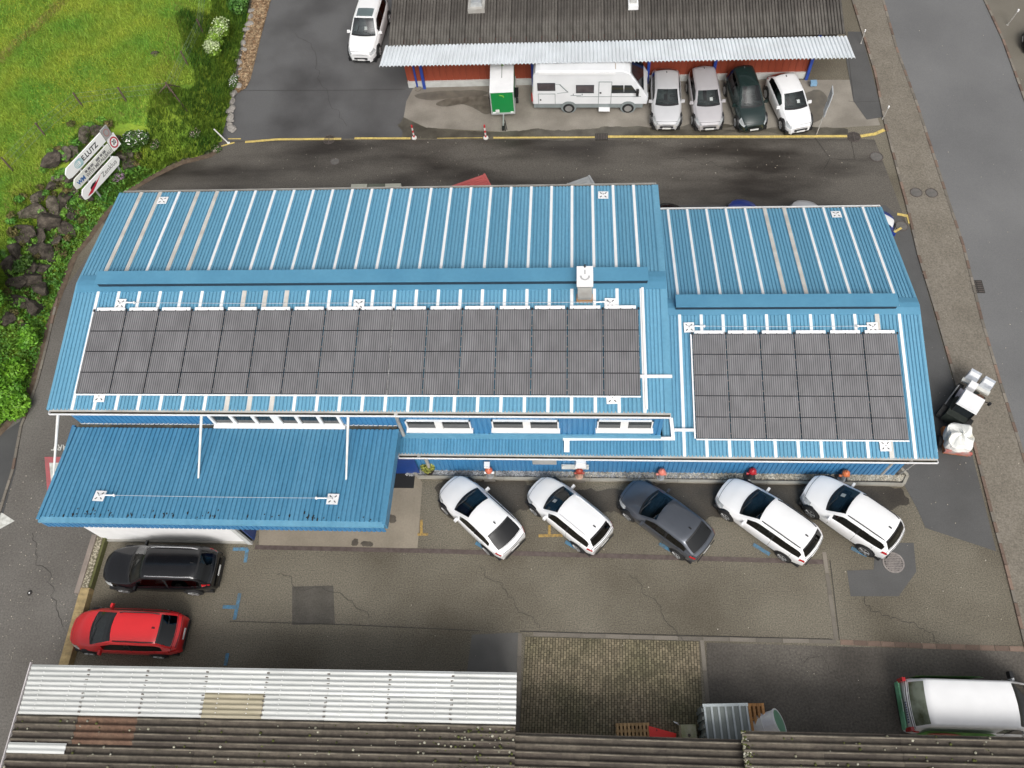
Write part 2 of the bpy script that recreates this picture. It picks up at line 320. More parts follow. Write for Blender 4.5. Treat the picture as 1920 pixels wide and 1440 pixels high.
# manholes, gratings
def manhole(px, py, r, label, grate=True, z=0.03):
    c = P(px, py); t = thing("manhole_cover", label, "manhole cover", (c[0], c[1], 0), 0, "manhole covers in the asphalt")
    b = MB(); n = 24; b.lathe((0, 0, 0), [(r, 0.0), (r, z), (r * .86, z), (r * .86, z - .015)], n); b.build("frame_ring", IRON, t)
    b = MB(); b.lathe((0, 0, 0), [(r * .84, 0.0), (r * .84, z - .004)], n)
    b.build("lid", SEAM if grate else mat("asphalt_lid", (0.10, 0.095, 0.088), (0.13, 0.12, 0.11), scale=6, rough=0.8), t)
    b = MB()
    if grate:
        k = -3
        while k <= 3:
            y = k * r * .24; h = math.sqrt(max(.01, (r * .82) ** 2 - y * y)); b.box((0, y, z - .002), (2 * h, r * .09, .02), 0); k += 1
        b.box((0, 0, z), (r * .1, r * 1.6, .02)); b.build("grating", IRON, t)
    return t
manhole(617, 262, .36, "slotted iron manhole cover on the yellow line near the grass bank")
manhole(1601, 257, .38, "slotted iron manhole cover at the right end of the yellow line")
manhole(1643, 294, .36, "plain round asphalt lid in the lane mouth below the yellow line", False, .024)
manhole(1690, 424, .34, "round lid inside the small yellow corner mark by the pavement", False, .024)
manhole(1717, 362, .32, "left one of two round lids set in the pavement", False, .06)
manhole(1746, 363, .32, "right one of two round lids set in the pavement", False, .06)
manhole(628, 303, .28, "faint round lid in the dark lane below the left manhole", False, .016)
m1 = manhole(1675, 1055, .44, "pale iron manhole grating behind the rightmost white car", True)
b = MB()
for k in range(-5, 6):
    y = k * .07; h = math.sqrt(max(.005, .37 ** 2 - y * y)); b.box((0, y, .028), (2 * h, .030, .02)); b.box((y * .8 + .0, 0, .0285), (.026, 2 * math.sqrt(max(.005, .37 ** 2 - y * y * .64)), .02))
for ch in list(m1.children):
    if ch.name.startswith("grating"): ch.data = b.mesh("grating", IRON)
    if not ch.name.startswith("lid"): ch.data.materials[0] = mat("pale_iron", (0.28, 0.25, 0.23), (0.2, 0.18, 0.17), scale=8, rough=0.6)
c = P(1831, 538); t = thing("gully_grate", "square iron gully grate at the road edge by the pavement", "drain", (c[0], c[1], 0.016))
b = MB(); b.box((0, 0, .012), (.62, .75, .02)); b.build("frame", SEAM, t)
b = MB()
for i in range(6):
    for s in (-1, 1): b.box((s * .15, -.3 + i * .12, .026), (.24, .05, .016))
b.build("grating", IRON, t)
c = P(1128, 257); t = thing("gully_grate", "dark square grate interrupting the yellow line below the motorhome", "drain", (c[0], c[1], 0.016))
b = MB(); b.box((0, 0, .012), (.7, .5, .02)); b.build("frame", SEAM, t)
b = MB()
for i in range(7): b.box((-.27 + i * .09, 0, .026), (.04, .42, .016))
b.build("grating", IRON, t)

# block paving between the sheds
BR = mat("paving_block", (0.215, 0.175, 0.118), (0.118, 0.106, 0.060), scale=0.45, rough=0.85, fine=0.25, fscale=12, island=0.28, detail=6)
_a, _b, _c, _d = P(985, 1194), P(1310, 1203), P(1322, 1400), P(973, 1400)
sheet("paving_bed", [_a[:2], _b[:2], _c[:2], _d[:2]], 0.006, mat("joint_soil", (0.035, 0.034, 0.018), rough=0.9))
b = MB(); nu, nv = 62, 24
for i in range(nu):
    for j in range(nv + 1):
        u0, u1 = i / nu, (i + 1) / nu; o_ = 0.5 if i % 2 else 0.0
        v0, v1 = max(0, (j - o_) / nv), min(1, (j + 1 - o_) / nv)
        if v1 <= v0: continue
        du, dv = .1 / nu, .05 / nv
        q = []
        for (u, v) in ((u0 + du, v0 + dv), (u1 - du, v0 + dv), (u1 - du, v1 - dv), (u0 + du, v1 - dv)):
            pt = _a * (1 - u) * (1 - v) + _b * u * (1 - v) + _c * u * v + _d * (1 - u) * v; q.append(pt[:2])
        h = .03 + random.uniform(-.004, .004); hh = [h + random.uniform(-.002, .002) for _ in range(4)]
        vs = [(p[0], p[1], .004) for p in q] + [(p[0], p[1], z) for p, z in zip(q, hh)]
        b.add(vs, [(7, 6, 5, 4), (4, 5, 1, 0), (5, 6, 2, 1), (6, 7, 3, 2), (7, 4, 0, 3)])
o = b.build("paving_blocks", BR); o["kind"] = 'stuff'
# litter specks on the asphalt
b = MB()
for k in range(620):
    px, py = random.choice(((random.uniform(0, 1900), random.uniform(880, 1420)), (random.uniform(1650, 1920), random.uniform(50, 1200)), (random.uniform(440, 1650), random.uniform(255, 345)), (random.uniform(0, 160), random.uniform(900, 1240))))
    c = P(px, py); s = random.choice((.012, .016, .02, .03)); b.box((c[0], c[1], .022 if px < 1600 else .06), (s * random.uniform(.8, 1.8), s, .012), random.uniform(0, 3))
o = b.build("fallen_petals", mat("petal_litter", (0.55, 0.5, 0.42), (0.3, 0.26, 0.2), scale=9, rough=0.8)); o["kind"] = 'stuff'
# ================================================================ BUILDINGS
BLUE = mat("blue_roof_steel", (0.096, 0.262, 0.388), (0.134, 0.318, 0.446), scale=0.9, rough=0.5, fine=0.09, fscale=7, spec=0.35, detail=9, stretch=(3.0, .35, 1), lo=.25, hi=.75)
BLUE_OLD = mat("blue_canopy_steel", (0.058, 0.205, 0.335), (0.092, 0.262, 0.405), scale=0.9, rough=0.45, fine=0.09, fscale=7, spec=0.4, detail=9, stretch=(3.0, .4, 1), lo=.25, hi=.75)
BLUE_WALL = mat("blue_wall_steel", (0.045, 0.185, 0.37), (0.052, 0.205, 0.40), scale=1.2, rough=0.4, fine=0.05, fscale=7)
BLUE_DEEP = mat("deep_blue_panel", (0.012, 0.05, 0.22), rough=0.4)
WHITE = mat("white_steel", (0.80, 0.80, 0.80), (0.74, 0.74, 0.74), scale=2, rough=0.45)
DIRTY = mat("grime_strip", (0.46, 0.43, 0.39), (0.58, 0.56, 0.52), scale=1.5, rough=0.7, fine=0.15)
ZINC = mat("zinc_sheet", (0.46, 0.45, 0.42), (0.36, 0.34, 0.31), scale=1.4, rough=0.45, fine=0.1, metallic=0.2)
GUTTER_IN = mat("gutter_dark", (0.045, 0.038, 0.028), (0.10, 0.09, 0.06), scale=3, rough=0.7, fine=0.3)  # dark brown tone for gutter insides and the trough
DARKGLASS = mat("window_glass", (0.012, 0.016, 0.018), (0.02, 0.026, 0.03), scale=0.8, rough=0.06, spec=0.6)
PVC = mat("white_window_plastic", (0.80, 0.80, 0.79), (0.74, 0.74, 0.73), scale=3, rough=0.45)
RIBP = [(0.0, 0.0), (0.16, 0.0), (0.27, 1.0), (0.62, 1.0), (0.90, 1.0)]
def rib_x(x0, x1, pitch, h, prof=RIBP):
    n = max(1, int(round((x1 - x0) / pitch))); p = (x1 - x0) / n; out = []
    for i in range(n):
        for a, k in prof: out.append((x0 + (i + a) * p, k * h))
    out.append((x1, 0.0)); return out
def rib_sheet(x0, x1, pitch, h, ya, za, yb, zb):         # ribs run along y, sheet rises a -> b
    L = math.hypot(yb - ya, zb - za); ny, nz = -(zb - za) / L, (yb - ya) / L
    if nz < 0: ny, nz = -ny, -nz
    b = MB(); rows = []
    xs = rib_x(x0, x1, pitch, h)
    lo = [(x, ya + ny * k, za + nz * k) for x, k in xs]; hi = [(x, yb + ny * k, zb + nz * k) for x, k in xs]
    b.grid([lo, hi], flip=(yb > ya)); 
    b.grid([lo, [(x, ya, za - .01) for x, k in xs]], flip=not (yb > ya)); return b
def rib_wall(x0, x1, pitch, h, y, z0, z1):               # faces -y, ribs vertical
    xs = rib_x(x0, x1, pitch, h); b = MB()
    b.grid([[(x, y - k, z0) for x, k in xs], [(x, y - k, z1) for x, k in xs]], flip=True); return b
def gutter(parent, x0, x1, y, z, s=-1, lip=WHITE):       # s: outward direction in y
    b = MB(); w = .16
    b.box(((x0 + x1) / 2, y + s * w * .5, z - .11), (x1 - x0, w, .01), mi=1)
    b.box(((x0 + x1) / 2, y + s * .006, z - .06), (x1 - x0, .01, .10), mi=1)
    b.box(((x0 + x1) / 2, y + s * w, z - .06), (x1 - x0, .022, .11), mi=0)
    for x in (x0, x1): b.box((x, y + s * w * .5, z - .06), (.02, w, .10), mi=0)
    g = b.build("gutter", [lip, GUTTER_IN], parent)
    b = MB(); b.add([(x0, y + .05, z + .03), (x1, y + .05, z + .03), (x1, y + s * .07, z + .005), (x0, y + s * .07, z + .005)], [(3, 2, 1, 0) if s < 0 else (0, 1, 2, 3)]); f = b.build("eaves_flashing", ZINC, parent); f["label"] = "grey weathered flashing above the gutter"
    return g
def downpipe(parent, pts, r=.055):
    b = MB()
    for a, c in zip(pts[:-1], pts[1:]): b.tube(a, c, r, 8)
    return b.build("downpipe", ZINC, parent)
def window(parent, x0, x1, z0, z1, y, mull=(), w=.09, topw=.09, sill=True, name="window"):
    fr = MB(); cx = (x0 + x1) / 2
    fr.box((cx, y - .045, z1 - topw / 2), (x1 - x0, .09, topw)); fr.box((cx, y - .045, z0 + w / 2), (x1 - x0, .09, w))
    for x in (x0 + w / 2, x1 - w / 2): fr.box((x, y - .047, (z0 + z1) / 2), (w, .094, z1 - z0))
    for x, ww in mull: fr.box((x, y - .049, (z0 + z1) / 2), (ww, .098, z1 - z0 - .004))
    f = fr.build(name, PVC, parent)
    edges = [x0 + w] + [e for x, ww in mull for e in (x - ww / 2, x + ww / 2)] + [x1 - w]
    for a, c in zip(edges[0::2], edges[1::2]):
        if c - a > .05: p = MB().box(((a + c) / 2, y - .02, (z0 + z1) / 2), (c - a, .02, z1 - z0 - 2 * w)).build("pane", DARKGLASS, None, off=tuple(parent["org"])); p.parent = f
    if sill: s = MB().box((cx, y - .10, z0 - .03), (x1 - x0 + .1, .22, .05)).build("sill", WHITE, None, off=tuple(parent["org"])); s.parent = f
    return f

# ---------------------------------------------------------------- main hall
ZE = 6.65; XL, XR = -20.44, 3.73
YF = P(700, 772, ZE)[1]; YB = P(700, 356, ZE)[1]; YR = (YF + YB) / 2; ZR = PY(700, 526, YR)[2] - .10
SL = (ZR - ZE) / (YR - YF); YW = 13.58
hall = wthing("workshop_hall", "long blue workshop hall with a ribbed gable roof and white seam strips", "workshop", ((XL + XR) / 2, YR, 0))
xa = P(196, 514, ZR)[0]; xb = P(1198, 513.5, ZR)[0]; SP = (xb - xa) / 25; xs0 = [xa + i * SP for i in range(26)]
def roof_side(parent, xs, xl, xr, ye, ze, yr, zr, strip_w, dirty, ribs=6, m=BLUE, nstrip=True):
    edges = [xl] + list(xs) + [xr]; cache = {}
    for i, (a, c) in enumerate(zip(edges[:-1], edges[1:])):
        k = round(c - a, 3); m = BLUE_SHEET
        if k not in cache: cache[k] = rib_sheet(0, c - a, SP / ribs, .045, ye, ze, yr, zr)
        me = cache[k] if not isinstance(cache[k], MB) else cache[k].mesh("roof_sheet", m, (0, parent["org"][1], 0)); cache[k] = me
        link("roof_sheet", me, parent, (a - parent["org"][0], 0, 0))
    L = math.hypot(yr - ye, zr - ze); ang = math.atan2(zr - ze, yr - ye)
    st = MB(); dy, dz = yr - ye, zr - ze
    def sm(mt, w):
        b = MB(); h = .075; vs = []; ang = math.atan2(zr - ze, abs(yr - ye)) * (1 if yr > ye else -1)
        for (y, z) in ((ye, ze), (yr, zr)):
            for (x, k) in ((-w / 2, 0), (-w / 2, h), (w / 2, h), (w / 2, 0)): vs.append((x, y - math.sin(ang) * k, z + math.cos(ang) * k))
        b.add(vs, [(0, 1, 5, 4), (1, 2, 6, 5), (2, 3, 7, 6), (3, 2, 1, 0), (4, 5, 6, 7)])
        if yr < ye: b.f = [f[::-1] for f in b.f]
        return b.mesh("seam_strip", mt, (0, parent["org"][1], 0))
    mw_, md = sm(WHITE, strip_w), sm(DIRTY, strip_w * 1.5)
    for i, x in enumerate(xs):
        o = link("seam_strip", md if i in dirty else mw_, parent, (x - parent["org"][0], 0, 0))
        if i in dirty: o["label"] = "grime-grey seam strip"
BLUE_SHEET = objvar("blue_roof_sheet", (0.100, 0.272, 0.400), .06, c2=(0.140, 0.330, 0.462), scale=0.9, rough=0.5, fine=0.09, fscale=7, spec=0.35, detail=9, stretch=(3.0, .35, 1), lo=.25, hi=.75)
roof_side(hall, xs0, XL, XR, YB, ZE, YR, ZR, .11, {0, 1, 3, 4})
xsf = list(xs0); xsf[-1] = xs0[-1] + .06
roof_side(hall, xsf, XL, XR, YF, ZE, YR, ZR, .12, {7, 8, 9})
def rprism(parent, name, prof, x0, x1, m):               # profile (y, z) swept along x
    b = MB(); n = len(prof); b.add([(x0, y, z) for y, z in prof] + [(x1, y, z) for y, z in prof], [(i, (i + 1) % n, (i + 1) % n + n, i + n) for i in range(n)] + [tuple(range(n))[::-1], tuple(range(n, 2 * n))])
    a = sum(prof[i][0] * prof[(i + 1) % n][1] - prof[(i + 1) % n][0] * prof[i][1] for i in range(n))
    if a < 0: b.f = [f[::-1] for f in b.f]
    return b.build(name, m, parent)
RIDGE_M = mat("ridge_blue", (0.068, 0.215, 0.335), (0.085, 0.25, 0.375), scale=.6, rough=.5, fine=.05, fscale=6, detail=7)
def ridge(parent, x0, x1, v0, v1, yr, zr, s, w=.42):
    h = .07
    rprism(parent, "ridge_cap", [(yr - w, zr - w * s + .045), (yr + w, zr - w * s + .045), (yr + w, zr - w * s + .075), (yr + .12, zr + h), (yr - .12, zr + h), (yr - w, zr - w * s + .075)], x0, x1, RIDGE_M)
    rprism(parent, "ridge_vent", [(yr - .02, zr + .05), (yr + .3, zr + .05), (yr + .3, zr + .34), (yr + .34, zr + .34), (yr + .34, zr + .42), (yr - .27, zr + .40), (yr - .27, zr + .35), (yr - .02, zr + .35)], v0, v1, RIDGE_M)
    rprism(parent, "vent_shadow", [(yr - .19, zr + .06), (yr - .03, zr + .06), (yr - .03, zr + .345), (yr - .19, zr + .345)], v0 + .02, v1 - .02, mat("vent_shadow_dark", (0.012, 0.03, 0.05), rough=.7))  # dark box painting the shadow line under the vent plate
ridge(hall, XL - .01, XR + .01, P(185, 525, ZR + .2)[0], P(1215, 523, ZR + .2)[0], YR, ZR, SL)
def verge(parent, x, ye, ze, yr, zr, w, m=BLUE):
    b = MB(); vs = []
    for (y, z) in ((ye, ze), (yr, zr)):
        for (dx, dz) in ((-w / 2, -.16), (-w / 2, .065), (w / 2, .065), (w / 2, -.16)): vs.append((x + dx, y, z + dz))
    b.add(vs, [(0, 1, 5, 4), (1, 2, 6, 5), (2, 3, 7, 6), (3, 2, 1, 0), (4, 5, 6, 7), (0, 4, 7, 3)])
    if yr < ye: b.f = [f[::-1] for f in b.f]
    return b.build("verge_trim", m, parent)
for ye in (YF, YB):
    verge(hall, XL - .03, ye, ZE, YR, ZR, .12); verge(hall, XR - .10, ye, ZE, YR, ZR, .26)
b = rib_wall(XL + .03, XR - .1, .21, .035, YW, 0.0, ZE + .02); b.build("wall", BLUE_WALL, hall)
MB().box(((XL + XR) / 2, YW + .12, 3.2), (XR - XL - .2, .16, 6.4)).build("wall", BLUE_WALL, hall)
MB().box(((XL + XR) / 2, YB - .5, 3.3), (XR - XL - .2, .2, 6.6)).build("wall", BLUE_WALL, hall)
for x in (XL + .12, XR - .18):
    rprism(hall, "gable_wall", [(YW + .2, 0), (YB - .6, 0), (YB - .6, ZE - .02), (YR, ZR - .12), (YW + .2, ZE - .02)], x - .08, x + .08, BLUE_WALL)
gutter(hall, XL, XR - .02, YF, ZE, -1); gutter(hall, XL + .05, XR - .05, YB, ZE, 1, ZINC)
# windows in the front wall
zs = PY(520, 793, YW)[2]
x0, x1 = PY(405, 793, YW)[0], PY(648, 797, YW)[0]
ww = (x1 - x0)
window(hall, x0, x1, zs, zs + 1.5, YW - .03, [(x0 + ww * k, .14) for k in (.175, .345)] + [(x0 + ww * .51, .34)] + [(x0 + ww * k, .14) for k in (.675, .84)], w=.12)
for a, c, mx in ((765, 885, 824), (924, 1048, 988), (1119, 1222, 1170)):
    z0 = PY((a + c) / 2, 801, YW)[2]; z1 = PY((a + c) / 2, 785.5, YW)[2]; x0, x1, xm = PY(a, 800, YW)[0], PY(c, 801, YW)[0], PY(mx, 795, YW)[0]
    window(hall, x0, x1, z0, z1, YW - .03, [(xm, .30)], w=.055, topw=.015)
    MB().box(((x0 + x1) / 2, YW - .05, z0 - .36), (x1 - x0 + .05, .03, .58)).build("apron_flashing", BLUE, hall)
zb = 3.45
MB().box(((-6.9 + 3.6) / 2, YW - .065, 3.70), (10.6, .06, .40)).build("apron_flashing", BLUE, hall)
downpipe(hall, [PY(742, 776, YF - .08), PY(746, 790, YW - .12), PY(757, 816, YW - .16)], .075)

# ---------------------------------------------------------------- side hall with its strip in front of the main wall
ZE2 = 3.3; YF2 = P(1250, 856, ZE2)[1]; YB2 = P(1450, 392, ZE2)[1]; YR2 = (YF2 + YB2) / 2; ZR2 = PY(1500, 572, YR2)[2] - .08
S2 = (ZR2 - ZE2) / (YR2 - YF2); XL2, XR2 = XR + .03, P(1757, 860, ZE2)[0]
side = wthing("side_hall", "lower blue side hall with ribbed gable roof beside the pavement", "workshop", ((XL2 + XR2) / 2, YR2, 0))
xa = P(1311.7, 555, ZR2)[0]; xb = P(1679, 556, ZR2)[0]; sp2 = (xb - xa) / 9; xs2 = [xa + (i - 1) * sp2 for i in range(11)]
roof_side(side, xs2, XL2, XR2, YB2, ZE2, YR2, ZR2, .11, {5, 6})
roof_side(side, xs2, XL2, XR2, YF2, ZE2, YR2, ZR2, .12, {9})
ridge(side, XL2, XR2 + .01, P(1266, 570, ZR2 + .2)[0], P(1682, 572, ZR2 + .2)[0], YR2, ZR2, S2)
for ye in (YF2, YB2): verge(side, XR2 - .02, ye, ZE2, YR2, ZR2, .1)
XLS = P(748, 849, ZE2)[0]
b = rib_sheet(XLS, XL2 - .002, .135, .04, YF2, ZE2, YW - .05, ZE2 + S2 * (YW - .05 - YF2)); b.build("lean_to_sheet", BLUE_OLD, side)
gutter(side, XLS, XR2 + .02, YF2, ZE2, -1)
gutter(side, XL2 + .1, XR2, YB2, ZE2, 1, WHITE)
YW2 = 13.46; XW2 = P(1675, 889)[0]
b = rib_wall(XLS + .1, XW2, .20, .035, YW2, 0.0, ZE2 - .02); b.build("wall", BLUE_WALL, side)
MB().box((XW2 - .1, (YW2 + YB2 - .5) / 2 + .1, 1.7), (.2, YB2 - YW2 - .8, 3.3)).build("gable_wall", BLUE_WALL, side)
rprism(side, "gable_wall", [(YF2 + .7, ZE2), (YB2 - .7, ZE2), (YR2, ZR2 - .1)], XW2 - .2, XW2, BLUE_WALL)
MB().box(((XL2 + XW2) / 2, YB2 - .6, 1.65), (XW2 - XL2 - .2, .2, 3.3)).build("wall", BLUE_WALL, side)
q = P(1652, 896); downpipe(side, [(q[0] + .02, YF2 - .08, ZE2 - .1), (q[0], q[1] + .12, ZE2 - .55), (q[0], q[1] + .12, .05)], .07)
q = P(836 - 28, 898); downpipe(side, [(q[0], YF2 - .08, ZE2 - .1), (q[0], YW2 - .12, ZE2 - .5), (q[0], YW2 - .12, .05)], .08)
q = P(1682, 893); MB().tube((XW2 + .5, YW2 - .1, ZE2 - .5), (q[0], q[1], .03), .025, 6).build("stay_rod", ZINC, side)
MB().box((XW2 + .45, YW2 - .05, ZE2 - .42), (.5, .18, .16)).build("lamp_box", WHITE, side)
MB().box((PY(1021, 864, YW2)[0], YW2 - .06, PY(1021, 858, YW2)[2]), (1.05, .04, 1.2)).build("louvre_panel", mat("panel_grey", (0.33, 0.33, 0.32), rough=0.6), side)
# gravel strip with edging along the wall
strip_ = thing("gravel_bed", None, None, (0, 0, 0)); strip_["kind"] = 'structure'
ge = G((766, 872), (785, 896), (1692, 910), (1700, 893), (1688, 880)); 
sheet("gravel_base", [(p[0], p[1]) for p in ge] + [(XW2, YW2), (-7.1, YW2)], .05, mat("gravel_soil", (0.09, 0.085, 0.078), (0.14, 0.13, 0.12), scale=8, rough=0.9, fine=0.3), parent=strip_)
_k2 = MB().box((0, 0, .05), (1.98, .12, .15)).mesh("edging_stone", mat("pale_edging", (0.34, 0.32, 0.27), (0.27, 0.25, 0.21), scale=2, rough=0.85, fine=0.15))
kerb_run([ge[0], ge[1]], strip_, z=.04, step=2.0, me=_k2, name="edging_stone"); kerb_run([ge[1], ge[2]], strip_, z=.04, step=2.0, me=_k2, name="edging_stone"); kerb_run([ge[2], ge[3], ge[4]], strip_, z=.04, step=2.0, me=_k2, name="edging_stone")
for nm, m, u0, u1, n in (("grey_pebbles", mat("grey_pebble", (0.16, 0.165, 0.17), (0.36, 0.36, 0.36), scale=3, rough=0.7, island=.5), 0, .62, 5200), ("buff_pebbles", mat("buff_pebble", (0.30, 0.27, 0.21), (0.46, 0.43, 0.36), scale=3, rough=0.8, island=.5), .30, 1, 6500)):
    b = MB()
    for k in range(n):
        u = random.uniform(u0, u1) if nm[0] == 'g' else 1 - (1 - u0) * abs(random.random() ** 1.6)
        x = ge[1][0] - .6 + u * (ge[2][0] - ge[1][0] + .8); y1 = ge[1][1] + .1; y = random.uniform(y1, YW2 - .02); s = random.uniform(.03, .065)
        if x > ge[2][0] and y < ge[2][1] + (x - ge[2][0]) * 1.4: continue
        b.box((x, y, .05 + s * .4), (s * 1.4, s, s * .8), random.uniform(0, 3), top=(.55, .55))
    o = b.build(nm, m); o["kind"] = 'stuff'

# ---------------------------------------------------------------- entrance canopy
ZCB, ZCF = 4.6, 5.08
cbl, cbr = P(147, 797, ZCB), P(741, 812, ZCB); cfl, cfr = P(77, 967, ZCF), P(721, 982, ZCF)
CXL, CXR = (cbl[0] + cfl[0]) / 2, (cbr[0] + cfr[0]) / 2; CYB = min((cbl[1] + cbr[1]) / 2, YW - .22); CYF = (cfl[1] + cfr[1]) / 2
can = wthing("entrance_canopy", "blue ribbed canopy on a white wall in front of the workshop's left end", "canopy", ((CXL + CXR) / 2, 11.5, 0))
b = rib_sheet(CXL, CXR, .182, .055, CYF, ZCF, CYB, ZCB); b.build("canopy_sheet", BLUE_OLD, can)
MB().box(((CXL + CXR) / 2, CYF - .10, ZCF - .02), (CXR - CXL + .1, .22, .09)).build("front_trim", BLUE, can)
b = rib_wall(CXL - .02, CXR + .02, .19, .035, CYF - .17, ZCF - .55, ZCF - .05); b.build("fascia", BLUE_WALL, can)
for x in (CXL - .06, CXR + .04):
    b = MB(); vs = []
    for (y, z) in ((CYF - .1, ZCF), (CYB, ZCB)):
        for (dx, dz) in ((-.06, -.45), (-.06, .09), (.06, .09), (.06, -.45)): vs.append((x + dx, y, z + dz))
    b.add(vs, [(0, 1, 5, 4), (1, 2, 6, 5), (2, 3, 7, 6), (3, 2, 1, 0), (4, 5, 6, 7), (0, 4, 7, 3)]); b.build("verge_trim", BLUE_OLD, can)
MB().box(((CXL + CXR) / 2, (CYB + YW) / 2, ZCB - .06), (CXR - CXL, YW - CYB, .04)).build("trough", GUTTER_IN, can)
b = rib_wall(CXL + .1, CXR, .2, .03, YW - .03, ZCB + .04, ZCB + .10); b.build("wall_flashing", WHITE, can)
g1, g2 = P(197, 1012), P(474, 1018)
MB().box(((g1[0] + g2[0]) / 2, g1[1] + .1, 2.2), (g2[0] - g1[0], .2, 4.4)).build("front_wall", WHITE, can)
MB().box(((g1[0] + g2[0]) / 2 - .0, g1[1] - .03, .07), (g2[0] - g1[0] + .05, .12, .14)).build("plinth", mat("plinth_grey", (0.34, 0.33, 0.30), rough=0.8), can)
MB().box((g2[0] - .10, g1[1] - .005, 2.2), (.2, .21, 4.4)).build("corner_post", mat("pale_grey_steel", (0.55, 0.56, 0.55), rough=0.5), can)
MB().box((g2[0] + .03, (g1[1] + YW) / 2 - .6, 2.2), (.06, 2.2, 4.4)).build("side_panel", BLUE_DEEP, can)
MB().box((g1[0] - .0, (g1[1] + YW) / 2 + .1, 2.25), (.12, YW - g1[1] - .3, 4.5)).build("side_wall", BLUE_WALL, can)
MB().box((-10.4, YW - .22, 2.2), (6.6, .04, 4.3)).build("gate_panel", BLUE_DEEP, can)
for (ax, ay), (bx, by) in (((109, 775), (100, 895)), ((378, 775), (372, 897)), ((653, 776), (649, 900))):
    yb_ = 11.2; zt = ZCF - (yb_ - CYF) * (ZCF - ZCB) / (CYB - CYF) + .04
    e = P(bx, by, zt); s_ = PY(ax, ay, YW - .15)
    o = MB().tube(s_, e, .06, 8, r2=.035).build("tie_rod", mat("white_tube", (0.74, 0.74, 0.72), (0.6, 0.6, 0.56), scale=2, rough=0.5), can)
b = MB()
for k in range(60):
    x = random.uniform(CXL + .4, CXR - .3); y = CYF + abs(random.gauss(0, .13)) + .05; b.box((x, y, ZCF + .045 - (y - CYF) * .11), (.07, .12, .02), random.uniform(-.3, .3), top=(.6, .6))
o = b.build("leaf_debris", mat("dark_debris", (0.012, 0.014, 0.018), rough=0.9), can); o["kind"] = 'stuff'
o = MB().box((P(757, 889)[0], P(757, 889)[1], .025), (1.05, 1.35, .03)).build("door_mat", mat("black_rubber", (0.012, 0.012, 0.012), rough=0.85)); setp(o, "black rubber mat at the blue door by the gravel strip", "door mat")
MB().box((-7.35, 13.3, 1.3), (1.1, .05, 2.6)).build("door", BLUE_DEEP, side)

# ---------------------------------------------------------------- far garage
FIB = objvar("fibre_cement", (0.062, 0.055, 0.048), 0.16, c2=(0.105, 0.097, 0.085), scale=1.2, rough=0.9, fine=0.25, fscale=10, detail=7)
TRANS = mat("grey_corrugated_plastic", (0.60, 0.635, 0.66), (0.53, 0.56, 0.58), scale=1, rough=0.4)
RED = mat("red_boards", (0.25, 0.048, 0.022), (0.31, 0.062, 0.028), scale=1.0, rough=0.6, stretch=(5, 1, .3), fine=0.08)
ZG = 3.05
fl, fr_, bl, br_ = P(711, 125, ZG), P(1604, 109, ZG), P(722, 87, ZG + .1), P(1588, 69, ZG + .1)
gar = wthing("garage_building", "long red garage with a brown fibre roof and grey corrugated canopy", "garage", (2, 40, 0))
b = MB(); n = 126; lo, hi = [], []
for i in range(n + 1):
    for a, k in ((0, 0), (.10, 0), (.24, .07), (.5, .08), (.80, .07), (.93, 0)):
        if i == n and a: break
        t = (i + a) / n
        p = fl * (1 - t) + fr_ * t; q = bl * (1 - t) + br_ * t; lo.append((p[0], p[1], p[2] + k)); hi.append((q[0], q[1], q[2] + k))
b.grid([lo, hi], flip=True); b.grid([lo, [(p[0], p[1] - .004, p[2] - .03) for p in lo]]); o = b.build("canopy_sheet", TRANS, gar)
YG = bl[1] - .05; gl, gr = bl[0] + .2, br_[0] - .05
gl2 = P(718, 0, 5)[0]
RUN, SG = 13.0, .2
nsh = 29; sw = (gr - gl) / nsh
fs = rib_sheet(0, sw - .02, sw / 5, .075, YG, ZG + .10, YG + 3.6, ZG + .10 + 3.6 * SG).mesh("roof_sheet", FIB)
for j in range(4):
    for i in range(nsh):
        link("roof_sheet", fs, gar, (gl + i * sw - 2, j * 3.52 - 40, j * (3.52 * SG) + .035 * j))
MB().prism([(gl + .3, YG + .3), (gr - .3, YG + .3), (gr - .3, YG + 13), (gl + .3, YG + 13)], 2.5, ZG).build("ceiling_slab", mat("dark_timber", (0.05, 0.04, 0.03), rough=0.8), gar)
yw = P(1000, 156)[1]; wl, wr = P(768, 165)[0], P(1513, 152)[0]
nb = 60
pl = MB().box((0, 0, 1.75), ((wr - wl) / nb - .015, .05, 2.7)).mesh("board", RED, (0, 0, 0))
for i in range(nb): link("board", pl, gar, (wl + (i + .5) * (wr - wl) / nb - 2, yw - 40 + random.uniform(-.004, .004), 0))
MB().box(((wl + wr) / 2, yw + .14, 1.55), (wr - wl, .2, 3.1)).build("wall", RED, gar)
MB().box(((wl + wr) / 2, yw - .05, .2), (wr - wl + .1, .2, .4)).build("plinth", mat("white_plinth", (0.55, 0.56, 0.54), (0.45, 0.45, 0.43), scale=2, rough=0.8), gar)
for x in (wl, wr): MB().box((x, yw + 4.3, 1.5), (.2, 8.4, 3.0)).build("wall", RED, gar)
BPOST = mat("blue_post_paint", (0.018, 0.05, 0.28), (0.03, 0.07, 0.33), scale=3, rough=0.45)
for px, py in ((797, 161), (1335, 156), (1213, 157), (1511, 148), (1000, 158)):
    c = P(px, py); MB().box((c[0], yw - .22, 1.5), (.16, .16, 3.0)).build("post", BPOST, gar)
c = P(783, 165); MB().tube((c[0], c[1], 0), (c[0], c[1], 2.9), .06, 8).build("downpipe", BPOST, gar)
MB().lathe((c[0] + .05, c[1] - .1, 0), [(.22, 0.02), (.22, .08), (.12, .1)], 12).build("pipe_collar", KERB, gar)
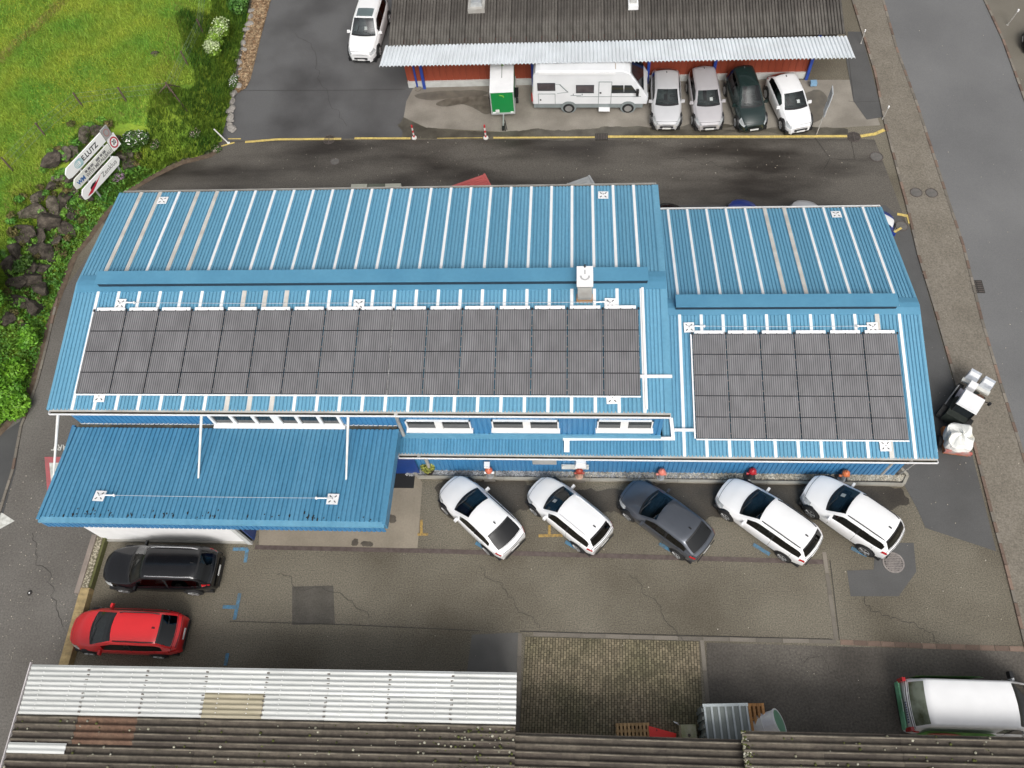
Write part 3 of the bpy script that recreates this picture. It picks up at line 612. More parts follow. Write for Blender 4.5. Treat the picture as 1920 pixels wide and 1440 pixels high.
c = P(1516, 160); MB().box((c[0] + .2, c[1] - .1, .25), (.35, .3, .2)).build("pipe_collar", mat("pale_blue_metal", (0.2, 0.35, 0.5), rough=0.5), gar)
def skylight(px, py, w, l, label, metal):
    zt = ZG + .1; c = PS(px, py, YG, ZG + .15, SG); t = thing("roof_skylight" if metal else "roof_hatch", label, "roof hatch", c)
    MB().box((0, 0, .06), (w, l, .26)).build("curb", ZINC if metal else WHITE, t)
    MB().box((0, .15, .3), (w * .72, l * .86, .3), top=(.8, .9)).build("hood", mat("galvanised", (0.55, 0.57, 0.57), (0.42, 0.44, 0.45), scale=4, rough=0.35, metallic=0.5) if metal else mat("hatch_grey", (0.4, 0.4, 0.38), rough=0.5), t)
skylight(894, 12, .95, 1.0, "galvanised skylight box on the brown garage roof, left", True)
skylight(1187, 8, .55, .8, "white framed hatch on the brown garage roof, right of the skylight", False)

# ---------------------------------------------------------------- near sheds along the bottom
ZS = 2.8
CLEARS = objvar("milky_corrugated_plastic", (0.58, 0.59, 0.57), 0.07, c2=(0.43, 0.44, 0.42), scale=0.8, rough=0.35, fine=0.05, detail=6, stretch=(.4, 2.5, 1))
TAN = mat("algae_plastic", (0.36, 0.32, 0.23), (0.28, 0.25, 0.17), scale=1.2, rough=0.6, fine=0.15, stretch=(.5, 3, 1))
CREST = mat("pale_crest", (0.060, 0.050, 0.038), (0.180, 0.158, 0.122), scale=1.6, rough=.95, fine=.3, fscale=7, detail=9, stretch=(.5, 2, 1))  # paler tone given to the rib crest faces
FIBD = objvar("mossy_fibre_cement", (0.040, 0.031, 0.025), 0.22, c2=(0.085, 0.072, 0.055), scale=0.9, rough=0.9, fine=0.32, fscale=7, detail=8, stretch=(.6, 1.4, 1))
FIBR = mat("rusty_fibre_cement", (0.10, 0.055, 0.035), (0.14, 0.085, 0.055), scale=1.2, rough=0.9, fine=0.3, fscale=8)
def ribs_along_x(L, W_, pitch, h, n4=8, crest=False):     # sheet L long in x, W_ deep in y, waves across y
    n = max(1, int(round(W_ / pitch))); ys = []
    for i in range(n):
        for a in range(n4):
            t = a / n4; ys.append(((i + t) * W_ / n, h * (0.5 - .5 * math.cos(2 * math.pi * t)) ** (2.0 if crest else 1.2)))
    ys.append((W_, 0)); b = MB(); b.grid([[(0, y, z) for y, z in ys], [(L, y, z) for y, z in ys]])
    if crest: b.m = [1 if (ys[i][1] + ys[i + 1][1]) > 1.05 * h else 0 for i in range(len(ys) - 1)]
    b.grid([[(0, y, z - .02) for y, z in ys], [(0, y, z) for y, z in ys]]); b.grid([[(L, y, z) for y, z in ys], [(L, y, z - .02) for y, z in ys]]); return b
a0, a1 = P(60, 1247, ZS), P(967, 1262, ZS); sx0, sx1 = a0[0], a1[0]; sy = (a0[1] + a1[1]) / 2; ang = math.atan2(a1[1] - a0[1], a1[0] - a0[0])
shed = thing("open_shed", "shed with milky plastic sheets above brown corrugated roofing, bottom left", "shed", (sx0, a0[1], 0), ang)
LX = math.hypot(a1[0] - a0[0], a1[1] - a0[1]); dep = a0[1] - P(300, 1348, ZS)[1]
nx = 8; lx = LX / nx; rowd = dep / 2
sm_ = ribs_along_x(lx + .04, rowd + .02, .165, .04)
mA, mT = sm_.mesh("plastic_sheet", CLEARS, smooth=True), sm_.mesh("plastic_sheet", TAN, smooth=True)
for j in range(2):
    for i in range(nx):
        tan = (i == 3 and j == 1); o = link("plastic_sheet", mT if tan else mA, shed, (i * lx, -(j + 1) * rowd, ZS - .012 * (i % 2) - .02 * j))
        if tan: o["label"] = "tan algae-stained plastic sheet"
b = MB()
for i in range(nx * 2):
    for j in range(int(dep / .165)):
        b.box(((i + .5) * lx / 2, -(j + .5) * .165, ZS + .042), (.03, .03, .02))
o = b.build("roof_screw", mat("screw_cap", (0.8, 0.8, 0.78), rough=0.4), shed); o["kind"] = 'stuff'
b = MB()
for i in range(1, nx):
    for j in range(int(dep / .165)): b.box((i * lx + random.uniform(-.02, .02), -(j + 1.0) * .165 + .02, ZS + .012), (.10, .05, .012), random.uniform(-.3, .3))
o = b.build("overlap_dirt", mat("overlap_dirt_brown", (0.12, 0.10, 0.085), rough=0.9), shed); o["kind"] = 'stuff'
MB().box((-.05, -2.6, ZS + .02), (.03, 5.4, .10)).build("verge_trim", mat("pale_lilac_trim", (0.62, 0.58, 0.58), rough=0.5), shed)
ny = 6; fx = LX / 8
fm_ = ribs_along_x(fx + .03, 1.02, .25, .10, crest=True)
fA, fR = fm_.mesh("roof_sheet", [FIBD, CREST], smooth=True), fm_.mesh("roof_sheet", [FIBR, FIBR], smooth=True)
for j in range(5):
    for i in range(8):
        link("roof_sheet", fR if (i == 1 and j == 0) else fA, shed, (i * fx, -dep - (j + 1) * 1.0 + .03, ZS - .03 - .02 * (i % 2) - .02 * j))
o = link("plastic_sheet", ribs_along_x(2.2, .36, .18, .03).mesh("plastic_sheet", CLEARS, smooth=True), shed, (0.0, -dep - 1.32, ZS + .035)); o["label"] = "short milky sheet patched into the brown roof"
MB().box((LX / 2, -dep / 2 - 2.5, ZS - .14), (LX - .2, dep + 4.6, .12)).build("roof_deck", mat("deck_white", (0.55, 0.54, 0.5), rough=0.8), shed)
for x in (.3, LX * .33, LX * .66, LX - .3): MB().box((x, -.3, (ZS - .2) / 2), (.14, .14, ZS - .2)).build("post", mat("shed_timber", (0.16, 0.11, 0.06), rough=0.8), shed)
def low_shed(px0, py0, px1, py1, z, label, depth=6, posts=True, th=.10):
    q0, q1 = P(px0, py0, z), P(px1, py1, z); an = math.atan2(q1[1] - q0[1], q1[0] - q0[0]); L = math.hypot(*(q1 - q0)[:2])
    t = thing("fibre_roof_shed", label, "shed", (q0[0], q0[1], 0), an, "brown corrugated sheds along the bottom")
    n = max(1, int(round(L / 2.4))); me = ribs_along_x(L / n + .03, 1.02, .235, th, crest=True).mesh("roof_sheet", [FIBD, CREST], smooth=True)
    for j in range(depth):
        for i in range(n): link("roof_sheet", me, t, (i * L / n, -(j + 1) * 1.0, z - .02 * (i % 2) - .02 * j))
    MB().box((L / 2, -depth / 2, z - .16), (L - .2, depth - .4, .1)).build("roof_deck", mat("dark_timber", (0.05, 0.04, 0.03), rough=0.8), t)
    for x in (.2, L - .2): MB().box((x, -.5, (z - .2) / 2), (.14, .14, z - .2)).build("post", mat("shed_timber", (0.16, 0.11, 0.06), rough=0.8), t)
    return t, L
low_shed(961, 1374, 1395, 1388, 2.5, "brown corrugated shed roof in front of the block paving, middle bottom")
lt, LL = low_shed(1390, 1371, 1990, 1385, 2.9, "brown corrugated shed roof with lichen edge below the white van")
# lichen and moss lumps
LICH = mat("lichen", (0.36, 0.35, 0.29), (0.17, 0.16, 0.10), scale=6, rough=0.95, island=.4); MOSS = mat("moss", (0.045, 0.055, 0.012), (0.075, 0.08, 0.02), scale=6, rough=1.0, island=.4)
for par, L, z, n, edge in ((lt, LL, 2.9, 190, True), (shed, LX, ZS, 200, False)):
    for nm, m, nn in (("lichen_crust", LICH, n), ("moss_tufts", MOSS, n)):
        b = MB()
        for k in range(nn):
            if edge and random.random() < .4: x, y = abs(random.gauss(0, .12)), -random.uniform(0, 1.7)
            elif edge: x, y = random.uniform(0, L), -random.uniform(0, 3)
            else: x, y = (random.uniform(0, L) if random.random() < .6 else L - abs(random.gauss(0, 1.8))), -dep - random.uniform(.05, 2.6)
            s = random.uniform(.02, .06); b.lathe((x, y, z + (.03 if edge else .0)), [(s, 0), (s * .9, s * .35), (s * .4, s * .6)], 5)
        o = b.build(nm, m, par); o["kind"] = 'stuff'
# ================================================================ VEHICLES
def paint(name, c, rough=0.32, metallic=0.0, coat=0.6): return mat(name, c, tuple(x * .96 for x in c), scale=2, rough=rough, metallic=metallic, coat=coat)
P_WHITE = paint("white_car_paint", (0.80, 0.80, 0.80)); P_BLACK = paint("black_car_paint", (0.005, 0.005, 0.006), .18, 0.0, .25)
P_RED = paint("red_car_paint", (0.62, 0.018, 0.022), .35); P_GREY = paint("slate_car_paint", (0.105, 0.115, 0.135), .28, .6)
P_SILVER = paint("silver_car_paint", (0.58, 0.58, 0.59), .33, .25); P_BROWNSIL = paint("warm_silver_car_paint", (0.50, 0.48, 0.49), .35, .25)
P_GREEN = paint("dark_green_car_paint", (0.012, 0.024, 0.022), .25); P_BLUE = paint("blue_car_paint", (0.010, 0.035, 0.22), .3)
def clear_glass(name, tint, refl=1.0):
    m = bpy.data.materials.new(name); m.use_nodes = True; t = m.node_tree; t.nodes.clear(); o = _n(t, "ShaderNodeOutputMaterial")
    tr = _n(t, "ShaderNodeBsdfTransparent"); tr.inputs[0].default_value = (*tint, 1); gl = _n(t, "ShaderNodeBsdfGlossy"); gl.inputs["Roughness"].default_value = .04
    fr = _n(t, "ShaderNodeFresnel"); fr.inputs[0].default_value = 1.52; mu = _n(t, "ShaderNodeMath"); mu.operation = 'MULTIPLY'; mu.inputs[1].default_value = 1.6 * refl; mu.use_clamp = True
    mx = _n(t, "ShaderNodeMixShader"); t.links.new(fr.outputs[0], mu.inputs[0]); t.links.new(mu.outputs[0], mx.inputs[0]); t.links.new(tr.outputs[0], mx.inputs[1]); t.links.new(gl.outputs[0], mx.inputs[2]); t.links.new(mx.outputs[0], o.inputs[0]); MATS[name] = m; return m
GLASS = clear_glass("car_glass", (.50, .60, .58)); GLASS_T = clear_glass("tinted_car_glass", (.10, .12, .12))
INT_D = mat("car_interior_dark", (0.04, 0.044, 0.046), (0.07, 0.074, 0.078), scale=6, rough=.8); INT_G = mat("car_seat_cloth", (0.10, 0.10, 0.105), (0.15, 0.15, 0.155), scale=8, rough=.9)
TYRE = mat("tyre_rubber", (0.014, 0.014, 0.014), rough=0.85); RIM = mat("alloy_rim", (0.48, 0.48, 0.48), rough=0.35, metallic=0.7)
LAMP = mat("headlamp", (0.55, 0.57, 0.58), (0.35, 0.37, 0.38), scale=9, rough=0.12, coat=.5); TAIL = mat("tail_lamp", (0.42, 0.008, 0.012), rough=0.2, coat=.5)
BLKP = mat("black_trim", (0.012, 0.012, 0.013), rough=0.5); CHROME = mat("bright_trim", (0.62, 0.62, 0.62), rough=0.25, metallic=0.8); PLATE = mat("licence_plate", (0.72, 0.72, 0.70), rough=0.5)
PAPER = mat("paper_label", (0.72, 0.76, 0.74), rough=0.7)
SEAMD = mat("panel_gap", (0.02, 0.02, 0.02), rough=0.7)
def interp(pts, x):
    return float(np.interp(x, [p[0] for p in pts], [p[1] for p in pts]))
def smoothed(pts, x, w=.11):
    return sum(interp(pts, x + d * w) for d in (-1, -.5, 0, .5, 1)) / 5
def make_car(name, label, cat, loc, heading, L, Wd, Hh, kind, body, group, rails=None, roof_m=None, sunroof=False, sticker=None, dark_rear=True, tail_hi=False, bonnet_line=True, plate=True, livery=None, glass=None, rim=None, lower=None):
    t = thing(name, label, cat, (loc[0], loc[1], 0), heading, group)
    G_ = glass or GLASS; GS_ = GLASS; GR_ = GLASS_T if kind != 'van' else mat('van_rear_glass', (0.05, 0.055, 0.02), (0.25, 0.28, 0.22), scale=1.6, rough=0.1, detail=6)
    # side profile along s (0 = nose, L = tail)
    K = dict(hatch=(.26, .45, .82, .955, 1.00), estate=(.26, .44, .905, .972, 1.0), suv=(.26, .43, .895, .972, 1.04), mpv=(.235, .455, .865, .965, 1.0), sedan=(.28, .45, .72, .86, .96), coupe=(.28, .48, .78, .945, .98), van=(.13, .30, .918, .980, 1.22))[kind]
    sc, sh, sr, sb = [k * L for k in K[:4]]; hb = K[4] * (1.0 if kind != 'suv' else 1.04)
    hn = .72 if kind not in ('suv', 'van') else .85; hc = 1.0 if kind not in ('suv', 'mpv', 'van') else 1.08
    if kind == 'van': hc = 1.2
    top = [(-1, hn - .10), (0, hn - .10), (.10, hn), (sc * .55, hc - .10), (sc, hc), (sh, Hh - .015), ((sh + sr) / 2, Hh), (sr, Hh - .03), (sb, hb), (L - .03, hb - .06 if kind != 'sedan' else .92), (L, hb - .18), (L + 1, hb - .18)]
    if kind == 'sedan': top = top[:8] + [(sb, .98), (L - .06, .93), (L, .80), (L + 1, .8)]
    plan = [(0, .58), (.02, .74), (.05, .85), (.10, .93), (.16, .965), (.28, .985), (.5, 1), (.75, .99), (.88, .96), (.95, .90), (.985, .83), (1, .76)]
    if kind == 'van': plan = [(0, .80), (.03, .90), (.08, .96), (.2, 1), (.9, 1), (.975, .97), (1, .93)]
    belt = [(0, .52), (.08 * L, .60), (sc, .84), (sh, .90), (sr, .96), (L, .92)] if kind not in ('suv', 'van') else [(0, .62), (.08 * L, .70), (sc, .95), (sh, 1.0), (sr, 1.06), (L, 1.0)]
    TUM = .30 if kind != 'van' else .10
    def row_pts(s):
        zt = smoothed(top, s); w = Wd / 2 * smoothed([(a * L, c) for a, c in plan], s, .05); zb = min(interp(belt, s), zt - .09); g = zt - zb
        cr = .02 + .025 * min(1, g / .4)
        r = [(w * .93, .20), (w * .995, .40), (w, zb - (zb - .4) * .35), (w * .975, zb)]
        wi = w * .965
        r += [(wi - .02 - TUM * g * .10, zb + g * .10), (wi - .03 - TUM * g * .80, zb + g * .80), (wi - .05 - TUM * g, zt - .03 * min(1, g / .3)), (wi - .12 - TUM * g, zt), ((wi - .12 - TUM * g) * .55, zt + cr * .7), (0, zt + cr)]
        return r
    NR = 10
    _bw = [(0, .16), (sc * .6, .20), (sc, .24), (sh, .17), ((sh + sr) / 2, 0), (sr, -.10), (sb, -.15), (L, -.15)] if kind != 'van' else [(0, .12), (sc, .2), (sh, .08), (L * .5, 0), (L, -.10)]
    def bow(s, y): return interp(_bw, s) * (y / (Wd / 2)) ** 2
    def S(s, v, side=1, off=0.0):
        i = min(int(v), NR - 2); f = v - i; a = row_pts(s); y = a[i][0] * (1 - f) + a[i + 1][0] * f; z = a[i][1] * (1 - f) + a[i + 1][1] * f
        dy, dz = a[i + 1][0] - a[i][0], a[i + 1][1] - a[i][1]; l = math.hypot(dy, dz) or 1
        ny, nz = dz / l, -dy / l
        return (L / 2 - s - bow(s, y), (y + ny * off) * side, z + nz * off)
    st = sorted(set([0, .02, .05, .09, .15, .22, .30] + [round(.3 + .13 * i, 3) for i in range(int((L - .6) / .13))] + [L - .30, L - .2, L - .13, L - .07, L - .03, L, sc, sh, sr, sb] + ([sc + (sh - sc) * .42, sr + (sb - sr) * (.38 if kind != 'sedan' else .3)] if kind != 'van' else [sc + (sh - sc) * .42, sh + .55])))
    b = MB(); rows = []
    for s in st:
        r = row_pts(s); rows.append([(L / 2 - s - bow(s, y), y, z) for y, z in r] + [(L / 2 - s - bow(s, y), -y, z) for y, z in r[-2::-1]])
    s_a = sc + (sh - sc) * .42; mid = (sc + sb) / 2 + .05; s_z = sr + (sb - sr) * (.38 if kind != 'sedan' else .3)
    if kind == 'van': s_z = sh + .55; mid = sh + .2
    k = len(rows[0]); n = len(rows); fs_ = []
    for i in range(n - 1):
        sm_ = (st[i] + st[i + 1]) / 2
        for j in range(k - 1):
            v = j if j < NR - 1 else 2 * (NR - 1) - 1 - j
            if v >= 7 and (sc < sm_ < sh or sr < sm_ < sb): continue
            if v == 4 and s_a < sm_ < s_z: continue
            fs_.append((i * k + j, (i + 1) * k + j, (i + 1) * k + j + 1, i * k + j + 1))
    b.add([p for r in rows for p in r], fs_)
    b.add(rows[0], [tuple(range(k))]); b.add(rows[-1], [tuple(range(k))[::-1]])
    bo = b.build("body", body, t)
    me = bo.data; me.polygons.foreach_set("use_smooth", [len(p.vertices) == 4 for p in me.polygons]); 
    def patch(name, s0, s1, v0, v1, m, sides=(1, -1), off=.008, ns=None, nv=None, full=False, inset=None):
        ns = ns or max(2, int((s1 - s0) / .1)); nv = nv or max(2, int((v1 - v0) * 2)); outs = []
        if full:
            bb = MB(); pts = []
            vv = [v0 + (NR - 1 - v0) * j / nv for j in range(nv + 1)]
            for i in range(ns + 1):
                s = s0 + (s1 - s0) * i / ns; pts.append([S(s, v, 1, off) for v in vv] + [S(s, v, -1, off) for v in vv[-2::-1]])
            bb.grid(pts); o = bb.build(name, m, t, smooth=True); return [o]
        for sd in sides:
            bb = MB(); pts = [[S(s0 + (s1 - s0) * i / ns + (inset(v0 + (v1 - v0) * j / nv) if inset else 0), v0 + (v1 - v0) * j / nv, sd, off) for j in range(nv + 1)] for i in range(ns + 1)]
            bb.grid(pts, flip=(sd < 0)); outs.append(bb.build(name, m, t, smooth=True))
        return outs
    # glass
    patch("windscreen", sc, sh, 7.0, 9, G_, full=True, nv=6, off=.004)
    if True:
        patch("rear_window", sr, sb, 7.0, 9, GR_, full=True, nv=6, off=.004)
    patch("side_window", s_a, mid, 4.0, 5.0, GS_, off=.004); patch("side_window", mid, s_z, 4.0, 5.0, GR_, off=.004)
    patch("rear_glass_border", sr, sr + .05, 7.0, 9, BLKP, full=True, nv=6, off=.010) if kind != 'van' else None
    MB().box((L / 2 - sc - .28, 0, hc - .13), (.52, Wd * .76, .16), top=(.8, .95)).build("dashboard", INT_D, t)
    ss_ = MB().box((0, 0, .45), (.5, .5, .2)).box((-.30, 0, .78), (.16, .48, .62), ry=-.22).box((-.39, 0, 1.15), (.1, .26, .2))
    sme = ss_.mesh("seat", INT_G)
    for y_ in (-.38, .38): link("seat", sme, t, (L / 2 - sh - .42, y_ * Wd / 1.8, .04))
    if kind != 'van': MB().box((L / 2 - sr + .55, 0, .5), (.5, Wd * .72, .22)).box((L / 2 - sr + .26, 0, .82), (.16, Wd * .72, .6), ry=-.2).build("rear_bench", INT_G, t)
    sw_ = MB(); sw_.lathe((0, 0, 0), [(.18, -.015), (.18, .015), (.15, .015), (.15, -.015)], 14, axis='x', cap=False); link("steering_wheel", sw_.mesh("steering_wheel", BLKP), t, (L / 2 - sh + .02, .38 * Wd / 1.8, 1.0 if kind != 'van' else 1.2), (0, .5, 0))
    patch("pillar_trim", mid - .05, mid + .05, 4.0, 5.0, BLKP, off=.009)
    patch("cowl_trim", sc - .06, sc + .05, 6.9, 9, BLKP, full=True, nv=4, off=.006)
    if kind != 'van': patch("rear_trim", sr + .0, sr + .06, 7.1, 9, BLKP if dark_rear else body, full=True, nv=4, off=.005)
    if roof_m: patch("roof_panel", sh + .02, sr - .02, 6.9, 9, roof_m, full=True, nv=4, off=.004)
    if sunroof: patch("sunroof", sh + .12, sh + .85, 7.35, 9, G_, full=True, nv=4, off=.012)
    # lamps, gaps
    patch("headlight", .05, .42, 2.9, 5.2, LAMP, off=.010)
    if tail_hi: patch("tail_light", L - .30, L - .04, 3.2, 4.6, TAIL, off=.010)
    else: patch("tail_light", L - .24, L - .02, 2.4, 3.5, TAIL, off=.012)
    if bonnet_line: patch("bonnet_gap", .12, .135, 5, 9, SEAMD, full=True, nv=4, off=.004, ns=2)
    for s in (sc + .22, mid, s_z - .35 if kind != 'van' else mid + .9): patch("door_gap", s, s + .014, 1.1, 3.9, SEAMD, off=.003, ns=2)
    for s in (mid - .22, s_z - .42 if kind != 'van' else mid + .7): patch("door_handle", s, s + .17, 2.85, 3.05, body, off=.03, nv=2)
    patch("tailgate_gap", sb + .02, sb + .034, 3.5, 9, SEAMD, full=True, nv=5, off=.003, ns=2)
    # ends
    bb = MB(); bb.box((L / 2 + .006, 0, .48), (.02, Wd * .42, .12)); bb.box((L / 2 + .006, 0, .30), (.02, Wd * .55, .10)); bb.build("grille", BLKP, t)
    if plate:
        MB().box((L / 2 + .02, 0, .40), (.01, .46, .10)).build("licence_plate", PLATE, t)
        MB().box((-L / 2 - .01, 0, .60 if kind != 'van' else .75), (.015, .46, .11)).build("licence_plate", PLATE, t)
    MB().box((-L / 2 - .005, 0, .33), (.03, Wd * .66, .16)).build("rear_bumper_trim", BLKP, t)
    patch("tailgate_trim", L - .035, L - .012, 5.5, 9, BLKP if body is P_WHITE else SEAMD, full=True, nv=4, off=.006, ns=2)
    MB().box((0, 0, .23), (L * .92, Wd * .90, .20)).build("underbody", lower or BLKP, t)  # underbody box added low and wide to deepen the shadow beneath
    if livery:
        patch("hood_stripe", .35, .95, 5.2, 9, livery, full=True, nv=6, off=.010); patch("side_stripe", .45, L * .55, 1.2, 2.6, livery, off=.010); patch("roof_stripe", sh + .2, sr - .2, 7.6, 9, livery, full=True, nv=4, off=.012)
    # wheels
    fa, ra = L / 2 - .185 * L, -L / 2 + (.20 * L if kind != 'van' else .22 * L); R = .33 if kind not in ('suv', 'van') else .36
    for x in (fa, ra):
        for sd in (1, -1):
            wy = S(L / 2 - x, 1.5, 1)[1]
            a = MB(); a.lathe((x, sd * (wy - .03), R + .02), [(R + .06, -.05), (R + .06, .043)], 18, axis='y'); a.build("wheel_arch", BLKP, t)
            w = MB(); w.lathe((x, sd * (wy - .07), R), [(R - .05, -.1), (R, -.08), (R, .08), (R - .05, .125), (R * .62, .125)], 18, axis='y')
            if sd < 0: w = MB(); w.lathe((x, -(wy - .07), R), [(R * .62, -.125), (R - .05, -.125), (R, -.08), (R, .08), (R - .05, .1)], 18, axis='y')
            wo_ = w.build("wheel", TYRE, t)
            r = MB()
            for q in range(5):
                an = q * 2 * math.pi / 5 + .3; r.tube((x, sd * (wy + .062), R), (x + math.cos(an) * R * .62, sd * (wy + .055), R + math.sin(an) * R * .62), .035, 5)
            r.lathe((x, sd * (wy + .05), R), [(R * .66, -.01), (R * .66, .012), (R * .58, .012), (R * .58, -.01)], 16, axis='y')
            ro = r.build("rim", rim or RIM, None, off=(0, 0, 0)); ro.parent = wo_
    # mirrors, rails, antenna, wipers
    for sd in (1, -1):
        p = S(sc + (sh - sc) * .30, 4.0, sd); m_ = MB(); m_.box((p[0], p[1] + sd * .12, p[2] + .06), (.12, .20, .14), top=(.75, .85)); m_.tube((p[0], p[1] - sd * .02, p[2]), (p[0], p[1] + sd * .06, p[2] + .03), .03, 6); m_.build("mirror", body if body is not P_SILVER else P_SILVER, t)
    if rails:
        for sd in (1, -1):
            q = [S(sh + .12 + (sr - sh - .2) * i / 8, 6.9, sd, .05 if 0 < i < 8 else .0) for i in range(9)]; rb = MB()
            for a, c in zip(q[:-1], q[1:]): rb.tube(a, c, .022, 6)
            rb.build("roof_rail", rails, t)
    if kind not in ('van',):
        p = S(sr - .22, 9, 1); MB().box((p[0], 0, p[2] + .03), (.14, .05, .06), top=(.3, .5)).build("antenna", BLKP, t)
    for y0 in (.05, -.45):
        a = S(sc + .06, 9, 1, .02); MB().tube((a[0] - .02, y0 + .5, a[2] - .01), (a[0] - .12, y0 - .05, a[2] + .10), .010, 5).build("wiper", BLKP, t)
    if sticker:
        s = sc + (sh - sc) * .30; p0 = S(s, 9 - .45, sticker, .016); p1 = S(s + .16, 9 - .45, sticker, .016); bb = MB(); bb.add([(p0[0], p0[1] - .08, p0[2]), (p0[0], p0[1] + .08, p0[2]), (p1[0], p1[1] + .08, p1[2]), (p1[0], p1[1] - .08, p1[2])], [(3, 2, 1, 0), (0, 1, 2, 3)]); bb.build("paper_sticker", PAPER, t)
    return t
def car_by_ends(name, label, cat, front, rear, Wd, Hh, kind, body, group, zf=.5, **k):
    a, c = P(front[0], front[1], zf), P(rear[0], rear[1], zf + .1); d = a - c; L = math.hypot(d[0], d[1])
    return make_car(name, label, cat, (a + c) / 2, math.atan2(d[1], d[0]), L, Wd, Hh, kind, body, group, **k)
GRP = "cars parked at an angle along the blue wall"
car_by_ends("parked_car", "leftmost white car in the angled row, hatchback with a grey rear window", "car", (839, 907), (966, 1026), 1.80, 1.46, 'coupe', P_WHITE, GRP)
car_by_ends("parked_car", "white estate with slim roof rails, second from left in the angled row", "car", (1002, 910), (1134, 1017), 1.76, 1.55, 'estate', P_WHITE, GRP, rails=P_WHITE, sticker=1)
car_by_ends("parked_car", "slate-grey hatchback in the middle of the angled row", "car", (1173, 917), (1325, 1030), 1.80, 1.47, 'hatch', P_GREY, GRP)
car_by_ends("parked_car", "long white estate with black roof rails, right of the slate-grey car", "car", (1353, 914), (1528, 1035), 1.84, 1.50, 'estate', P_WHITE, GRP, rails=BLKP)
car_by_ends("parked_car", "white crossover at the right end of the angled row by the gravel corner", "car", (1513, 910), (1680, 1022), 1.84, 1.60, 'suv', P_WHITE, GRP, rails=BLKP, sticker=-1)
blk = car_by_ends("parked_suv", "black SUV with silver roof rails beside the white canopy wall", "car", (203, 1064), (411, 1069), 1.90, 1.68, 'suv', P_BLACK, None, rails=CHROME, tail_hi=True)
car_by_ends("parked_car", "red hatchback with black roof rails in front of the timber wall", "car", (139, 1180), (345, 1188), 1.80, 1.55, 'mpv', P_RED, None, rails=BLKP)
GT = "cars parked nose-out under the garage canopy"
def car_by_nose(name, label, front, rear_roof, zr, L, Wd, Hh, kind, body, **k):
    a, c = P(*front, .5), P(*rear_roof, zr); d = (a - c)[:2]; d = d / np.linalg.norm(d); ce = a[:2] - d * L / 2
    return make_car("parked_car", label, "car", (ce[0], ce[1], 0), math.atan2(d[1], d[0]), L, Wd, Hh, kind, body, GT, **k)
car_by_nose("parked_car", "silver hatchback beside the motorhome under the garage canopy", (1250, 238), (1250, 134), 1.4, 4.2, 1.70, 1.44, 'hatch', P_SILVER)
car_by_nose("parked_car", "silver-grey estate with a paper on the windscreen, between silver and dark cars", (1331, 239), (1322, 138), 1.42, 4.2, 1.68, 1.44, 'estate', P_BROWNSIL, sticker=1)
car_by_nose("parked_car", "dark green high-roofed car under the garage canopy", (1415, 240), (1395, 126), 1.75, 4.1, 1.70, 1.78, 'mpv', P_GREEN)
car_by_nose("parked_car", "small white hatchback at the right end under the garage canopy", (1502, 243), (1470, 136), 1.45, 4.05, 1.69, 1.48, 'hatch', P_WHITE, sticker=1, tail_hi=True)
a, c = P(676, 107, .6), P(693, 0, 1.65); d = (a - c)[:2]; d /= np.linalg.norm(d); ce = a[:2] - d * 2.42
make_car("parked_suv", "white SUV with a grey sunroof at the left end of the garage", "car", (ce[0], ce[1], 0), math.atan2(d[1], d[0]), 4.85, 1.93, 1.72, 'suv', P_WHITE, None, sunroof=True, sticker=1, glass=clear_glass("pale_reflecting_glass", (.6, .7, .7), 2.2))
# cars half hidden behind the side hall
GB = "cars parked behind the side hall"
for (px, py), kind, body, lab, an, Wd, Hh in (((1257, 381), 'hatch', P_BLACK, "black car barely showing behind the side hall's left end", 78, 1.75, 1.45), ((1398, 375), 'hatch', P_BLUE, "dark blue car nose showing behind the side hall roof", 72, 1.75, 1.45), ((1512, 376), 'sedan', P_SILVER, "silver car nose showing behind the side hall roof, next to the blue one", 78, 1.76, 1.43)):
    n_ = P(px, py, .72); d = np.array([math.cos(R_(an)), math.sin(R_(an))]); ce = n_[:2] - d * 2.1
    make_car("parked_car", lab, "car", (ce[0], ce[1], 0), R_(an), 4.25, Wd, Hh, kind, body, GB)
n_ = P(1655, 396, .62); d = np.array([math.cos(R_(62)), math.sin(R_(62))]); ce = n_[:2] - d * 2.0
rc = make_car("parked_car", "blue and white liveried car poking out at the side hall's back corner", "car", (ce[0], ce[1], 0), R_(62), 4.0, 1.72, 1.45, 'hatch', P_BLUE, GB, livery=P_WHITE)

# ---------------------------------------------------------------- white van, bottom right
a, c = P(1693, 1322, .8), P(1713, 1320, 1.95); d = P(1915, 1278, 1.95) - P(1705, 1272, 1.95); hd = math.atan2(d[1], d[0]); LV, WV, HV = 5.1, 1.95, 1.98
ce = a[:2] + np.array([math.cos(hd), math.sin(hd)]) * LV / 2
van = make_car("delivery_van", "white van with green and red graphics on its side, bottom right", "van", (ce[0], ce[1], 0), hd, LV, WV, HV, 'van', P_WHITE, None)
GREENP = mat("green_livery", (0.06, 0.22, 0.035), (0.16, 0.34, 0.08), scale=2.4, rough=0.5, detail=6); MINT = mat("mint_livery", (0.20, 0.50, 0.30), (0.08, 0.25, 0.13), scale=2, rough=0.45)
REDL = mat("red_livery", (0.45, 0.06, 0.04), (0.6, 0.25, 0.18), scale=5, rough=0.5)
b = MB()
for sd in (-1, 1):
    y = sd * (WV / 2 - .0); b.add([(-2.2, sd * .955, .55), (.35, sd * .975, .55), (.1, sd * .98, .85), (.4, sd * .965, 1.25), (.05, sd * .945, 1.62), (-2.15, sd * .915, 1.62)], [(0, 1, 2, 3, 4, 5) if sd < 0 else (5, 4, 3, 2, 1, 0)])
b.v = [(x, y + math.copysign(.03, y), z) for x, y, z in b.v]; b.build("side_graphic", GREENP, van)
